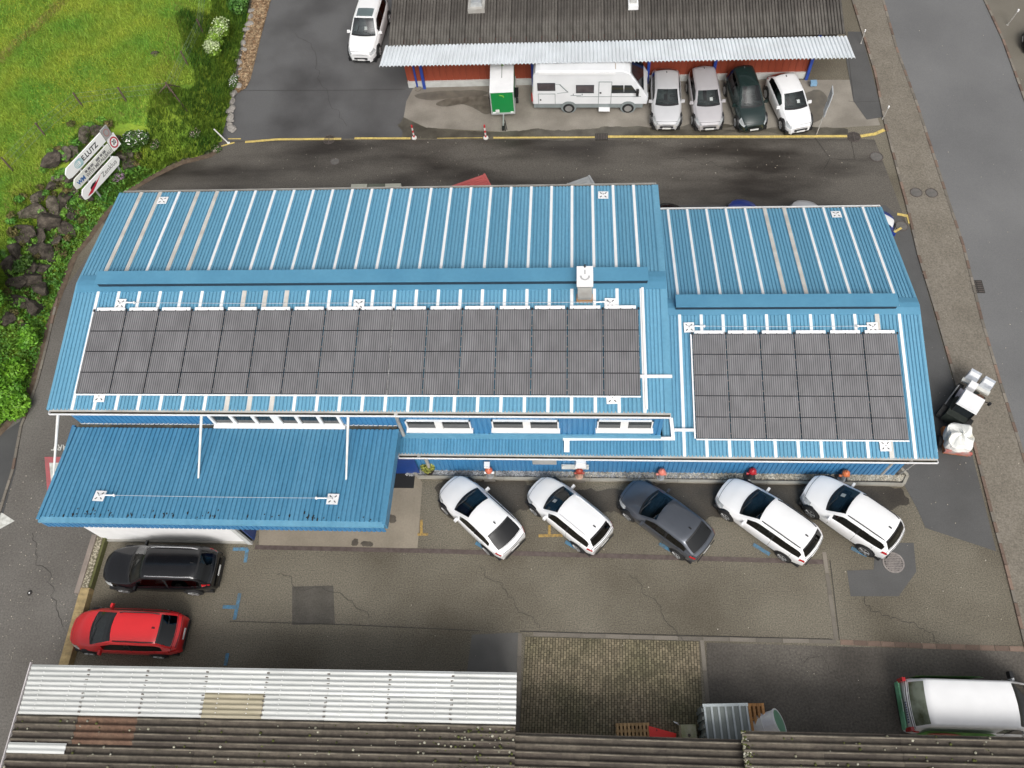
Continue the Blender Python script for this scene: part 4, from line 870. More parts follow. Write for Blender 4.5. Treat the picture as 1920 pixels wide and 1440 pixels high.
b = MB(); b.add([(-2.0, -1.008, 1.0), (-.9, -1.012, .95), (-.8, -1.010, 1.2), (-1.4, -.995, 1.42), (-1.9, -.999, 1.3)], [(0, 1, 2, 3, 4)]); b.build("side_graphic", REDL, van)
b = MB(); b.box((-LV / 2 - .02, 0, .62), (.06, WV * .86, .36)); b.build("rear_bumper", MINT, van)
for sd in (1, -1): MB().box((-LV / 2 + .02, sd * WV * .44, 1.0), (.12, .14, .55)).build("tail_light", TAIL, van)
b = MB()
for k in range(9): b.box((-LV / 2 - .012, -.62 + k * .085, 1.10), (.02, .05, .09))
b.build("lettering", mat("blue_print", (0.05, 0.06, 0.16), rough=0.6), van)
p_ = (LV / 2 - 1.15, WV / 2 + .16, 1.15); MB().box(p_, (.12, .24, .28)).build("mirror", BLKP, van)
MB().box((LV / 2 - 1.09, WV / 2 + .17, 1.17), (.02, .16, .2)).build("mirror_glass", LAMP, van)

# ---------------------------------------------------------------- motorhome
q0, q1 = P(1000, 211), P(1212, 211); LM = math.hypot(*(q1 - q0)[:2]); hm = math.atan2((q1 - q0)[1], (q1 - q0)[0])
mid_ = (q0 + q1) / 2; n_ = np.array([-math.sin(hm), math.cos(hm)]); WM = 2.2; ce = mid_[:2] + n_ * WM / 2
mh = thing("motorhome", "white and grey motorhome with roof hatches under the garage canopy", "motorhome", (ce[0], ce[1], 0), hm)
h = LM / 2; HM = 2.95
MW = mat("motorhome_white", (0.72, 0.73, 0.74), (0.66, 0.67, 0.68), scale=1, rough=0.35, coat=.3); MGREY = mat("motorhome_grey", (0.22, 0.25, 0.25), rough=0.5)
prof = [(-h, .62), (-h - .02, 1.2), (-h + .08, 2.6), (-h + .22, HM - .06), (-h + .5, HM), (h - 2.0, HM), (h - 1.45, HM - .05), (h - 1.1, HM - .2), (h - .28, 1.5), (h - .05, 1.12), (h, .9), (h - .02, .62)]
def xz_prism(prof, y0, y1, mi=0, b=None, bev=.06):
    b = b or MB(); n = len(prof); cx = sum(p[0] for p in prof) / n; cz = sum(p[1] for p in prof) / n
    ring = lambda y, k: [(cx + (x - cx) * k, y, cz + (z - cz) * (1 - (1 - k) * 1.6)) for x, z in prof]
    vs = ring(y0, .985) + ring(y0 + bev, 1) + ring(y1 - bev, 1) + ring(y1, .985); fs = [tuple(range(n)), tuple(range(3 * n, 4 * n))[::-1]]
    for r in range(3): fs += [(r * n + i, (r + 1) * n + i, (r + 1) * n + (i + 1) % n, r * n + (i + 1) % n) for i in range(n)]
    a = sum(prof[i][0] * prof[(i + 1) % n][1] - prof[(i + 1) % n][0] * prof[i][1] for i in range(n))
    if a < 0: fs = [f[::-1] for f in fs]
    return b.add(vs, fs, mi)
xz_prism(prof, -WM / 2, WM / 2).build("body", MW, mh)
yS = -WM / 2 - .008
MB().box((-.1, 0, .5), (LM - .3, WM - .06, .32)).build("skirt", MGREY, mh)
for x0, x1, z0, z1 in ((-h + .30, -h + 1.3, 1.62, 2.15), (-h + 2.45, -h + 3.45, 1.45, 2.0)):
    f = MB().box(((x0 + x1) / 2, yS, (z0 + z1) / 2), (x1 - x0, .05, z1 - z0)).build("side_window", mat("window_surround", (0.04, 0.04, 0.045), rough=0.4), mh)
    g = MB().box(((x0 + x1) / 2, yS - .028, (z0 + z1) / 2 + .03), (x1 - x0 - .1, .02, z1 - z0 - .16)).build("pane", mat("tinted_acrylic", (0.055, 0.045, 0.05), (0.09, 0.075, 0.08), scale=2, rough=0.2), None, off=(0, 0, 0)); g.parent = f
for x0, x1, t0, t1 in ((h - 2.05, h - 1.42, 1.0, 1.0), (h - 1.36, h - .66, 1.0, .62)):
    bb = MB(); bb.add([(x0, yS, 1.42), (x1 + .06, yS, 1.42), (x1 - (.32 if t1 < 1 else 0), yS, 1.98), (x0, yS, 1.98)], [(0, 1, 2, 3)]); bb.add([(x0, yS + .04, 1.42), (x1 + .06, yS + .04, 1.42), (x1 - (.32 if t1 < 1 else 0), yS + .04, 1.98), (x0, yS + .04, 1.98)], [(3, 2, 1, 0)])
    bb.build("cab_window", DARKGLASS, mh)
bb = MB(); bb.add([(h - 1.04, -WM / 2 + .12, HM - .24), (h - .30, -WM / 2 + .06, 1.54), (h - .30, WM / 2 - .06, 1.54), (h - 1.04, WM / 2 - .12, HM - .24)], [(0, 1, 2, 3)]); bb.v = [(x + .03, y, z + .03) for x, y, z in bb.v]; bb.build("windscreen", DARKGLASS, mh)
b = MB(); x0, x1 = -h + 3.72, -h + 4.42
for (x, z, dx, dz) in ((x0, 1.35, .03, 1.75), (x1, 1.35, .03, 1.75), ((x0 + x1) / 2, 2.22, x1 - x0, .03)): b.box((x, yS, z), (dx, .03, dz))
b.build("door_frame", MGREY, mh); MB().box((x0 + .1, yS, 1.45), (.1, .04, .08)).build("door_handle", BLKP, mh); MB().box(((x0 + x1) / 2, yS - .12, .36), (.62, .3, .04)).build("entry_step", WHITE, mh)
b = MB(); x0, x1 = -h + .33, -h + 1.28
for (x, z, dx, dz) in ((x0, .98, .025, .8), (x1, .98, .025, .8), ((x0 + x1) / 2, 1.38, x1 - x0, .025)): b.box((x, yS, z), (dx, .03, dz))
b.build("locker_frame", MGREY, mh); MB().box((x0 + .12, yS, .95), (.08, .04, .08)).build("locker_handle", BLKP, mh)
b = MB(); b.box((h - 2.2, yS, 1.18), (3.6, .02, .025)); b.box((-h + 2.45, yS, 1.26), (.6, .02, .03)); b.box((-h + 2.3, yS, 1.33), (.05, .02, .12)); b.box((-h + 2.8, yS, 1.33), (.05, .02, .12)); b.build("trim_line", MGREY, mh)
b = MB(); b.tube((-h + 1.32, yS, 2.05), (-h + 1.55, yS, 2.05), .015, 5); b.tube((-h + 1.55, yS, 2.05), (-h + 2.0, yS, 1.5), .03, 5); b.tube((-h + 2.0, yS, 1.5), (-h + 1.4, yS, 1.42), .015, 5); b.build("side_graphic", MGREY, mh)
MB().box((-.75, -WM / 2 + .0, HM - .10), (LM - 2.3, .16, .14)).build("awning_case", WHITE, mh)
for x in (-h + 1.4, -h + 3.9): MB().box((x, .1, HM + .05), (.62, .5, .1), top=(.85, .85)).build("roof_hatch", WHITE, mh)
MB().lathe((-h + 2.75, -.3, HM), [(.07, 0), (.07, .08), (.03, .1)], 8).build("roof_vent", BLKP, mh)
MB().box((h - 1.9, 0, HM + .01), (.03, WM - .3, .02)).build("roof_seam", mat("rust_seam", (0.32, 0.22, 0.14), rough=0.8), mh)
for x, nm in ((-h + 2.05, 0), (h - 1.07, 0)):
    for sd in (-1, 1):
        MB().lathe((x, sd * (WM / 2 - .02), .40), [(.44, -.04), (.44, .04)], 18, axis='y').build("wheel_arch", MGREY, mh)
        w = MB(); w.lathe((x, sd * (WM / 2 - .07), .34), [(.28, -.12), (.33, -.1), (.33, .1), (.28, .125)], 18, axis='y'); wo_ = w.build("wheel", TYRE, mh)
        r = MB(); r.lathe((x, sd * (WM / 2 + .055), .34), [(.21, -.012), (.21, .012), (.08, .02)], 14, axis='y'); ro = r.build("rim", RIM, None, off=(0, 0, 0)); ro.parent = wo_
MB().box((-h - .03, -WM / 2 + .12, 1.05), (.06, .18, .5)).build("tail_light", TAIL, mh); MB().box((-h - .03, WM / 2 - .12, 1.05), (.06, .18, .5)).build("tail_light", TAIL, mh)
for sd in (-1, 1): MB().box((h - .62, sd * (WM / 2 + .16), 1.6), (.14, .2, .34)).build("mirror", BLKP, mh)
MB().box((h - .06, -WM / 2 + .25, 1.0), (.14, .36, .18)).build("headlight", LAMP, mh); MB().box((h - .06, WM / 2 - .25, 1.0), (.14, .36, .18)).build("headlight", LAMP, mh)

# ---------------------------------------------------------------- box trailer
f1, f2 = P(923, 212, .55), P(962, 212, .55); ce = (f1 + f2) / 2; LT, WT = 3.1, abs(f2[0] - f1[0]) + .14
tr = thing("box_trailer", "white-roofed box trailer with a bright green front under the garage canopy", "trailer", (ce[0], ce[1] + LT / 2, 0), R_(1.5))
TG = mat("trailer_green", (0.005, 0.20, 0.045), (0.006, 0.22, 0.05), scale=1, rough=0.45)
HT = 2.05
MB().box((0, 0, (HT + .5) / 2), (WT - .06, LT - .02, HT - .52)).build("body", TG, tr)
MB().box((0, 0, HT), (WT, LT, .05)).build("roof_panel", WHITE, tr)
b = MB()
for x in (-1, 1):
    for y in (-1, 1): b.box((x * (WT / 2 - .02), y * (LT / 2 - .02), (HT + .5) / 2), (.06, .06, HT - .5))
b.box((0, -LT / 2 + .01, .53), (WT, .08, .1)); b.box((0, LT / 2 - .01, .53), (WT, .08, .1))
for x in (-1, 1): b.box((x * (WT / 2 - .01), 0, .53), (.06, LT, .1))
b.build("edge_frame", mat("aluminium", (0.55, 0.56, 0.56), rough=0.4, metallic=.4), tr)
b = MB(); b.box((0, .35, HT + .035), (.04, 1.6, .03)); b.build("roof_groove", mat("grey_print", (0.3, 0.3, 0.3), rough=0.6), tr)
MB().box((.02, .75, HT + .032), (.13, .5, .02)).build("roof_emblem", mat("lime_print", (0.22, 0.45, 0.06), rough=0.6), tr)
for x in (-1, 1):
    wo_ = MB().lathe((x * (WT / 2 + .08), -.1, .31), [(.22, -.09), (.31, -.08), (.31, .08), (.22, .09)], 16, axis='x').build("wheel", TYRE, tr)
    ro = MB().lathe((x * (WT / 2 + .16), -.1, .31), [(.18, -.01), (.18, .012), (.05, .02)], 12, axis='x').build("rim", RIM, None, off=(0, 0, 0)); ro.parent = wo_
    MB().box((x * (WT / 2 + .08), -.1, .68), (.22, .8, .03)).build("mudguard", BLKP, tr)
b = MB(); b.tube((0, -LT / 2, .45), (0, -LT / 2 - 1.15, .45), .04, 6); b.build("drawbar", mat("galvanised", (0.55, 0.57, 0.57), rough=0.4), tr)
b = MB(); b.box((0, -LT / 2 - 1.12, .5), (.14, .26, .12)); b.tube((.1, -LT / 2 - .7, .7), (.22, -LT / 2 - 1.25, .5), .025, 6); b.tube((.09, -LT / 2 - .9, .08), (.09, -LT / 2 - .9, .62), .03, 6); b.build("coupling", BLKP, tr)
MB().box((-.32, -LT / 2 - .01, .72), (.22, .02, .2)).build("number_plate", PLATE, tr)
for x in (-.55, .55): MB().box((x * WT / 1.45, -LT / 2 - .015, .62), (.16, .02, .08)).build("marker_lamp", WHITE, tr)
b = MB(); b.box((-.04, -LT / 2 - .012, HT - .22), (.22, .02, .05), ry=.3); b.box((.08, -LT / 2 - .012, HT - .30), (.05, .02, .14), ry=-.3); b.build("front_emblem", mat("lime_print", (0.22, 0.45, 0.06), rough=0.6), tr)

# ---------------------------------------------------------------- small sweeper-tractor and the covered spreader behind it
e0, e1 = P(1785, 792, .6), P(1830, 722, .6); d = e1 - e0; an = math.atan2(d[1], d[0]); ce = (e0 + e1) / 2; LTR = math.hypot(*d[:2])
tt = thing("compact_tractor", "small dark utility tractor with white cab roof and glass front box on the pavement edge", "tractor", (ce[0], ce[1], 0), an)
DKG = mat("tractor_dark_green", (0.015, 0.02, 0.016), (0.03, 0.035, 0.03), scale=4, rough=0.5)
MB().box((-.55, 0, .62), (1.2, .95, .5), top=(.9, .9)).build("chassis", DKG, tt)
MB().box((.25, 0, .45), (1.3, .62, .3)).build("frame", DKG, tt)
MB().box((.28, .0, .66), (.55, .95, .1)).build("platform", mat("grey_tread_plate", (0.20, 0.20, 0.24), rough=0.5), tt)
MB().box((-.42, -.08, 1.55), (.86, .92, .12), top=(.92, .92)).build("cab_roof", WHITE, tt)
b = MB()
for x in (-.78, -.06):
    for y in (-.48, .32): b.tube((x, y, .8), (x, y, 1.5), .03, 6)
b.build("cab_pillar", BLKP, tt)
MB().box((-.42, -.08, 1.15), (.72, .78, .6)).build("cab_glass", DARKGLASS, tt)
MB().box((.72, .14, .95), (.42, .36, .34), top=(.9, .9)).build("bonnet", WHITE, tt)
MB().box((1.02, 0, .72), (.22, 1.25, .1)).build("front_bar", mat("pale_bar", (0.6, 0.6, 0.56), rough=0.5), tt)
for y in (-.32, .32):
    f = MB().box((1.3, y, .92), (.46, .52, .36), top=(.85, .9)).build("front_box", mat("clear_box", (0.42, 0.45, 0.5), (0.6, 0.62, 0.65), scale=5, rough=0.15), tt)
    g = MB().box((1.24, y, 1.11), (.2, .4, .03)).build("lamp_face", WHITE, None, off=(0, 0, 0)); g.parent = f
MB().lathe((.5, -.38, .62), [(.2, 0), (.2, .2), (.06, .26)], 10).build("motor_pot", mat("rust_brown", (0.10, 0.04, 0.02), rough=0.8), tt)
for x, y in ((-.75, .58), (-.75, -.58), (.62, .5), (.62, -.5)):
    wo_ = MB().lathe((x, y, .34), [(.2, -.13), (.34, -.11), (.34, .11), (.2, .13)], 14, axis='y').build("wheel", TYRE, tt)
    ro = MB().lathe((x, y + math.copysign(.125, y), .34), [(.17, -.01), (.17, .02), (.05, .03)], 10, axis='y').build("rim", DKG, None, off=(0, 0, 0)); ro.parent = wo_
b = MB(); b.tube((-.2, .62, .5), (.5, .62, .9), .03, 6); b.tube((-.9, .62, .5), (-.2, .62, .5), .03, 6); b.build("side_arm", mat("grey_steel", (0.3, 0.3, 0.3), rough=0.5), tt)
b = MB(); b.tube((.4, -.75, .95), (.4, -.5, .85), .02, 6); b.lathe((.4, -.82, .9), [(.07, -.05), (.07, .1)], 8); b.build("mirror", BLKP, tt)
c = P(1783, 835); t = thing("covered_spreader", "trailer under a crumpled white tarpaulin with orange edges behind the tractor", "trailer", (c[0], c[1], 0), R_(-8))
MB().box((0, 0, .45), (1.05, 1.2, .25)).build("frame", mat("orange_frame", (0.42, 0.14, 0.03), (0.25, 0.10, 0.04), scale=3, rough=0.6), t)
MB().box((0, -.62, .62), (1.1, .1, .2)).build("rear_board", mat("board_grey", (0.3, 0.27, 0.25), (0.4, 0.1, 0.08), scale=3, rough=0.6), t)
b = MB(); nn = 26; rings = []
for j, (k, z) in enumerate(((0.96, .55), (.95, .8), (.93, 1.02), (.80, 1.10), (.5, 1.14), (.22, 1.17), (0.02, 1.18))):
    rg = []
    for i in range(nn):
        a_ = 2 * math.pi * i / nn; ex = 4.0; rr_ = 1 / ((abs(math.cos(a_)) / .56) ** ex + (abs(math.sin(a_)) / .66) ** ex) ** (1 / ex)
        w_ = 1 + .045 * math.sin(a_ * 7 + j) * (k > .3); rg.append((rr_ * k * w_ * math.cos(a_), rr_ * k * w_ * math.sin(a_), z + .05 * math.sin(a_ * 5 + 1.3 * j) * (k < .99) - (.05 * math.cos(a_ * 3) if k < .9 else 0)))
    rings.append(rg + [rg[0]])
b.grid(rings, flip=True); o = b.build("tarpaulin", mat("white_tarpaulin", (0.74, 0.74, 0.70), (0.66, 0.60, 0.42), scale=1.3, rough=0.5, lo=.5, hi=.75), t, smooth=False)
for s in (-1, 1): MB().lathe((s * .6, 0, .26), [(.16, -.08), (.26, -.07), (.26, .07), (.16, .08)], 14, axis='x').build("wheel", TYRE, t)
# things behind the main hall
def skip(px, py, z, an, w, l, m, label, name="waste_container"):
    q = P(px, py, z); an = R_(an); t = thing(name, label, "container", (q[0], q[1], 0), an)
    b = MB(); b.box((-w / 2, -l / 2, z / 2), (w, l, z), top=(1, 1)); b.build("body", m, t)
    b = MB()
    for k in range(3): b.box((-w / 2, -l * (.1 + k * .09), z + .015), (w * .96, .03, .03))
    b.box((-.06, -l / 2, z + .02), (.1, l, .06)); b.build("lid_rib", m, t)
skip(910, 326, 2.3, 24, 2.6, 1.7, mat("faded_red", (0.42, 0.09, 0.085), (0.47, 0.11, 0.10), scale=1, rough=0.6), "faded red container lid showing behind the hall's back gutter")
skip(1106, 329, 2.0, 24, 2.6, 1.7, mat("light_grey_lid", (0.40, 0.41, 0.41), (0.34, 0.35, 0.35), scale=3, rough=0.5, fine=.1), "grey container lid showing behind the hall's back gutter")
q0 = P(656, 350, .84); q1 = P(756, 350, .84)
t = thing("barrier_block", "cream concrete blocks with an olive piece between, behind the hall's gutter", "barrier", ((q0[0] + q1[0]) / 2, q0[1] + .05, 0)); Lb = q1[0] - q0[0]
for x, w, m in ((-Lb * .33, Lb * .3, mat("cream_concrete", (0.42, 0.42, 0.35), rough=0.8)), (0, Lb * .32, mat("olive_drab", (0.12, 0.13, 0.10), rough=0.8)), (Lb * .3, Lb * .3, mat("cream_concrete", (0.42, 0.42, 0.35), rough=0.8))): MB().box((x, 0, .42), (w, .5, .84), top=(1, .5)).build("block", m, t)
q = P(1922, 80, .6); make_car("parked_car", "dark car just cut off by the right edge beyond the road", "car", (q[0] + 2.2, q[1], 0), R_(165), 4.3, 1.8, 1.45, 'hatch', P_BLACK, None)
# ================================================================ THINGS ON THE ROOFS
def slope_main(px, py, dz=0.0): return PS(px, py, YF, ZE + .05 + dz, SL)
def slope_mainb(px, py, dz=0.0): return PS(px, py, YB, ZE + .05 + dz, -SL)
def slope_side(px, py, dz=0.0): return PS(px, py, YF2, ZE2 + .05 + dz, S2)
def slope_sideb(px, py, dz=0.0): return PS(px, py, YB2, ZE2 + .05 + dz, -S2)
SCAN = (ZCB - ZCF) / (CYB - CYF)
def slope_can(px, py, dz=0.0): return PS(px, py, CYF, ZCF + .055 + dz, SCAN)
# solar modules
m = bpy.data.materials.new("solar_glass"); m.use_nodes = True; t_ = m.node_tree; b_ = t_.nodes["Principled BSDF"]
b_.inputs["Roughness"].default_value = .30; b_.inputs["Specular IOR Level"].default_value = .6
tc = _n(t_, "ShaderNodeTexCoord"); wv = _n(t_, "ShaderNodeTexWave"); wv.wave_type = 'BANDS'; wv.bands_direction = 'X'; wv.inputs["Scale"].default_value = 3.6; wv.inputs["Distortion"].default_value = .25; wv.inputs["Detail"].default_value = 1
t_.links.new(tc.outputs["Object"], wv.inputs["Vector"])
nz = _n(t_, "ShaderNodeTexNoise"); nz.inputs["Scale"].default_value = 1.3; nz.inputs["Detail"].default_value = 4
oi = _n(t_, "ShaderNodeObjectInfo"); va = _n(t_, "ShaderNodeVectorMath"); va.operation = 'ADD'; t_.links.new(tc.outputs["Object"], va.inputs[0]); t_.links.new(oi.outputs["Location"], va.inputs[1]); mp_ = _n(t_, "ShaderNodeMapping"); mp_.inputs["Scale"].default_value = (2.2, .8, 1); t_.links.new(va.outputs[0], mp_.inputs[0]); t_.links.new(mp_.outputs[0], nz.inputs["Vector"])
rp = _n(t_, "ShaderNodeValToRGB"); rp.color_ramp.elements[0].position = .12; rp.color_ramp.elements[0].color = (.066, .065, .068, 1); rp.color_ramp.elements[1].position = .5; rp.color_ramp.elements[1].color = (.192, .188, .193, 1)
t_.links.new(wv.outputs["Fac"], rp.inputs[0])
mr = _n(t_, "ShaderNodeMapRange"); mr.inputs[1].default_value = .35; mr.inputs[2].default_value = .7; mr.inputs[3].default_value = .86; mr.inputs[4].default_value = 1.16; t_.links.new(nz.outputs["Fac"], mr.inputs[0])
mx = _n(t_, "ShaderNodeVectorMath"); mx.operation = 'SCALE'; t_.links.new(rp.outputs[0], mx.inputs[0]); t_.links.new(mr.outputs[0], mx.inputs["Scale"]); t_.links.new(mx.outputs[0], b_.inputs["Base Color"])
PVM = m; PVF = mat("module_frame", (0.022, 0.022, 0.025), rough=0.4)
def array(name, label, corners, fn, nx, ny, s):
    TL, TR, BR_, BL = [fn(*c, .14) for c in corners]
    x0, x1 = (TL[0] + BL[0]) / 2, (TR[0] + BR_[0]) / 2; yt, yb = (TL[1] + TR[1]) / 2, (BL[1] + BR_[1]) / 2; zt, zb = (TL[2] + TR[2]) / 2, (BL[2] + BR_[2]) / 2
    an = math.atan2(zt - zb, yt - yb); Ls = math.hypot(zt - zb, yt - yb); w, h = (x1 - x0) / nx, Ls / ny
    t = thing(name, label, "solar array", (x0, yb, zb)); t.rotation_euler = (an, 0, 0)
    f, gx = .012, .034; b = MB(); W2, H2 = w / 2 - gx / 2, h / 2 - .008
    b.box((0, 0, -.018), (2 * W2, 2 * H2, .036), mi=1)
    b.add([(-W2 + f, -H2 + f, .002), (W2 - f, -H2 + f, .002), (W2 - f, H2 - f, .002), (-W2 + f, H2 - f, .002)], [(0, 1, 2, 3)], 0)
    me = b.mesh("solar_panel", [PVM, PVF])
    for i in range(nx):
        for j in range(ny): link("solar_panel", me, t, ((i + .5) * w, (j + .5) * h, random.uniform(-.004, .004)), (random.uniform(-.003, .003), random.uniform(-.003, .003), 0))
    rb = MB()
    for i in range(nx): rb.box(((i + .5) * w, Ls + .09, -.03), (w * .86, .13, .06))
    rb.box((nx * w / 2, -.04, -.03), (nx * w, .05, .05)); rb.box((-.045, Ls / 2, -.03), (.06, Ls, .05)); rb.build("edge_profile", WHITE, t)
    rl = MB()
    for j in range(ny):
        for k in (.25, .75): rl.box((nx * w / 2, (j + k) * h, -.065), (nx * w, .04, .05))
    rl.build("mounting_rail", mat("aluminium", (0.55, 0.56, 0.56), rough=0.4, metallic=.4), t)
    cl = MB()
    for i in range(nx + 1): cl.box((i * w, Ls + .02, .01), (.07, .10, .03))
    for i in range(nx):
        for k in (.17, .5, .83): cl.box(((i + k) * w, Ls + .01, .01), (.02, .06, .02))
    cl.build("end_clamp", PVF, t)
    return t
array("solar_array", "long array of grey striped solar panels, four rows on the main roof", ((175, 584), (1196, 578.5), (1203, 741), (143, 738)), slope_main, 16, 4, SL)
array("solar_array", "smaller array of striped solar panels, five rows on the side hall roof", ((1297, 626), (1683, 626), (1705, 825), (1306, 822)), slope_side, 6, 5, S2)
# anchor plates
slot = MB().box((0, 0, 0), (.10, .035, .008))
pm = MB().box((0, 0, .01), (.44, .44, .02)).mesh("plate", WHITE); sm2 = slot.mesh("slot", BLKP); em = MB().tube((0, 0, .02), (0, 0, .11), .02, 6).mesh("eye_bolt", CHROME)
def anchor(px, py, fn, s, label):
    c = fn(px, py, .05); t = thing("anchor_plate", label, "roof anchor", c, 0, "white roof anchor plates"); t.rotation_euler = (math.atan(s), 0, random.uniform(-.05, .05))
    link("plate", pm, t); [link("slot", sm2, t, (sx * .10, sy * .11, .024), (0, 0, math.atan2(sy, sx))) for sx in (-1, 1) for sy in (-1, 1)]; link("eye_bolt", em, t); return c
anchor(305, 376, slope_mainb, -SL, "white anchor plate at the far left of the hall's back slope")
anchor(1131, 366, slope_mainb, -SL, "white anchor plate at the far right of the hall's back slope")
anchor(1568, 402, slope_sideb, -S2, "white anchor plate on the side hall's back slope")
A1 = anchor(226, 570, slope_main, SL, "white anchor plate above the left end of the long solar array")
A2 = anchor(673, 571, slope_main, SL, "white anchor plate above the middle of the long solar array")
A3 = anchor(1144, 569, slope_main, SL, "white anchor plate beside the roof vent at the array's right end")
anchor(187, 744, slope_main, SL, "white anchor plate below the left end of the long solar array")
anchor(1148, 747, slope_main, SL, "white anchor plate below the right end of the long solar array")
B1 = anchor(1292, 614, slope_side, S2, "white anchor plate above the left corner of the smaller array")
B2 = anchor(1636, 614, slope_side, S2, "white anchor plate above the right corner of the smaller array")
anchor(1660, 836, slope_side, S2, "white anchor plate below the smaller array near the gutter")
C1 = anchor(187, 930, slope_can, SCAN, "left white anchor plate on the entrance canopy roof")
C2 = anchor(624, 936, slope_can, SCAN, "right white anchor plate on the entrance canopy roof")
CAB = mat("steel_cable", (0.6, 0.62, 0.64), rough=0.4, metallic=.3)
def cable(pts, label):
    t = thing("safety_cable", label, "cable", pts[0], 0, "steel safety cables between anchors"); b = MB()
    for a, c in zip(pts[:-1], pts[1:]):
        n = 6; q = [a + (c - a) * i / n + np.array([0, 0, .12 - .05 * math.sin(math.pi * i / n)]) for i in range(n + 1)]
        for u, v in zip(q[:-1], q[1:]): b.tube(u, v, .010, 5)
    t["org"] = [float(x) for x in pts[0]]; b.build("wire", CAB, t)
    b = MB()
    for p, d in ((pts[0], pts[1] - pts[0]), (pts[-1], pts[-2] - pts[-1])):
        d = d / np.linalg.norm(d); b.tube(p + d * .2 + np.array([0, 0, .12]), p + d * .62 + np.array([0, 0, .10]), .03, 6); b.lathe(tuple(p + d * .62 + np.array([0, 0, .06])), [(.05, 0), (.05, .07)], 8)
    b.build("tensioner", WHITE, t)
cable([A1, A2, A3], "thin steel cable along the top of the long solar array"); cable([B1, B2], "thin steel cable along the top of the smaller solar array"); cable([C1, C2], "thin steel cable across the entrance canopy roof")
# roof vent
base = slope_main(1096, 566); xw = slope_main(1110, 566)[0] - slope_main(1080, 566)[0]
zt = PY(1096, 538, base[1])[2]; d_ = .8; hh = zt - base[2]
t = thing("roof_vent", "steel ventilation housing with white top on the ridge of the long hall", "roof vent", base)
MB().box((0, .12, .05), (xw, .3, .22)).build("base_collar", mat("rust_orange", (0.42, 0.22, 0.09), (0.30, 0.15, 0.06), scale=5, rough=0.8), t)
MB().box((0, .42, hh / 2 + .08), (xw * .9, d_, hh - .1)).build("housing", mat("galvanised", (0.55, 0.57, 0.57), rough=0.4), t)
b = MB(); n = 8
pts = [[(x, -.02 - .10 * math.sin(math.pi * i / n), .16 + (hh - .18) * i / n) for x in (-xw * .42, 0, xw * .42)] for i in range(n + 1)]; b.grid(pts, flip=True); b.build("cowl", mat("dull_steel", (0.34, 0.33, 0.31), (0.42, 0.42, 0.40), scale=2, rough=0.4, metallic=.3), t)
MB().box((0, .44, hh + .06), (xw, d_ + .12, .08)).build("top_plate", WHITE, t)
b = MB()
for i in range(9):
    a_ = math.pi + math.pi * i / 8; b.box((.16 * math.cos(a_), .42 + .16 * math.sin(a_), hh + .105), (.07, .05, .012), a_)
b.box((0, .62, hh + .105), (.05, .2, .012)); b.build("emblem", mat("grey_emblem", (0.42, 0.42, 0.42), rough=0.6), t); MB().lathe((0, .86, hh + .1), [(.04, 0), (.03, .14)], 6).build("cap_knob", BLKP, t)
# cable ducts
def duct(label, segs):
    t = thing("cable_duct", label, "cable duct", segs[0][0]); t["org"] = [float(x) for x in segs[0][0]]
    for a, c, w in segs:
        a, c = np.array(a), np.array(c); d = c - a; L = np.linalg.norm(d); u = d / L; n = np.array([0, 0, 1.0]); v = np.cross(n, u); v /= np.linalg.norm(v); n = np.cross(u, v); b = MB(); vs = []
        for p in (a, c):
            for k, l in ((-.5, 0), (.5, 0), (.5, 1), (-.5, 1)): vs.append(p + v * k * w + n * l * .07)
        b.add(vs, [(0, 1, 5, 4), (1, 2, 6, 5), (2, 3, 7, 6), (3, 0, 4, 7), (3, 2, 1, 0), (4, 5, 6, 7)]); b.build("duct_cover", WHITE, t)
duct("white cable duct from the long array across the hall's right edge", [(slope_main(1200, 706.5, .03), slope_main(1236, 706.5, .03), .11), (slope_main(1236, 706.5, .035), slope_main(1260, 706.5, .035), .11)])
zz = .10
k1, k2, k3, k4 = slope_side(1258, 784, zz), slope_side(1262, 823, zz), slope_side(1060, 823.5, zz), slope_side(1060, 848, zz)
duct("white angular cable duct on the strip roof below the hall windows", [(k1, k2, .14), (k2 + np.array([.07, 0, 0]), k3 + np.array([-.1, 0, 0]), .13), (k3 + np.array([.06, .0, .004]), k4 + np.array([.06, 0, .004]), .22)])
duct("white cable duct joining the angular duct to the smaller array", [(slope_side(1264, 807, zz), slope_side(1304, 807, zz), .11)])
t0 = slope_main(1201, 540, .03); t1 = slope_main(1209, 768, .03); duct("white twin duct running down the right of the long array", [(t0 + np.array([.07, 0, 0]), t1 + np.array([.07, 0, 0]), .09)])

# ================================================================ GROUND OBJECTS
# company sign with pointed boards
SIGNW = mat("sign_white", (0.90, 0.90, 0.88), (0.86, 0.86, 0.84), scale=2, rough=0.5); SIGNG = mat("sign_grey", (0.36, 0.36, 0.35), rough=0.6)
INK = mat("sign_black_ink", (0.015, 0.016, 0.018), rough=0.6); INKB = mat("sign_blue_ink", (0.03, 0.13, 0.36), rough=0.6); INKR = mat("sign_red_ink", (0.55, 0.02, 0.05), rough=0.6); INKG = mat("sign_grey_ink", (0.20, 0.20, 0.20), rough=0.6); INKT = mat("sign_teal_ink", (0.30, 0.55, 0.58), rough=0.6)
ZSG = 3.3
sa, sb_ = P(118, 322, ZSG), P(197, 238, ZSG); dv = sb_ - sa; LS = math.hypot(*dv[:2]); an = math.atan2(dv[1], dv[0])
sg = thing("company_sign", "stack of pointed white company boards with a speed limit sign on the grass bank", "sign", (sa[0], sa[1], 0), an); sg["org"] = [0, 0, 0]
sc_ = LS / 10.0
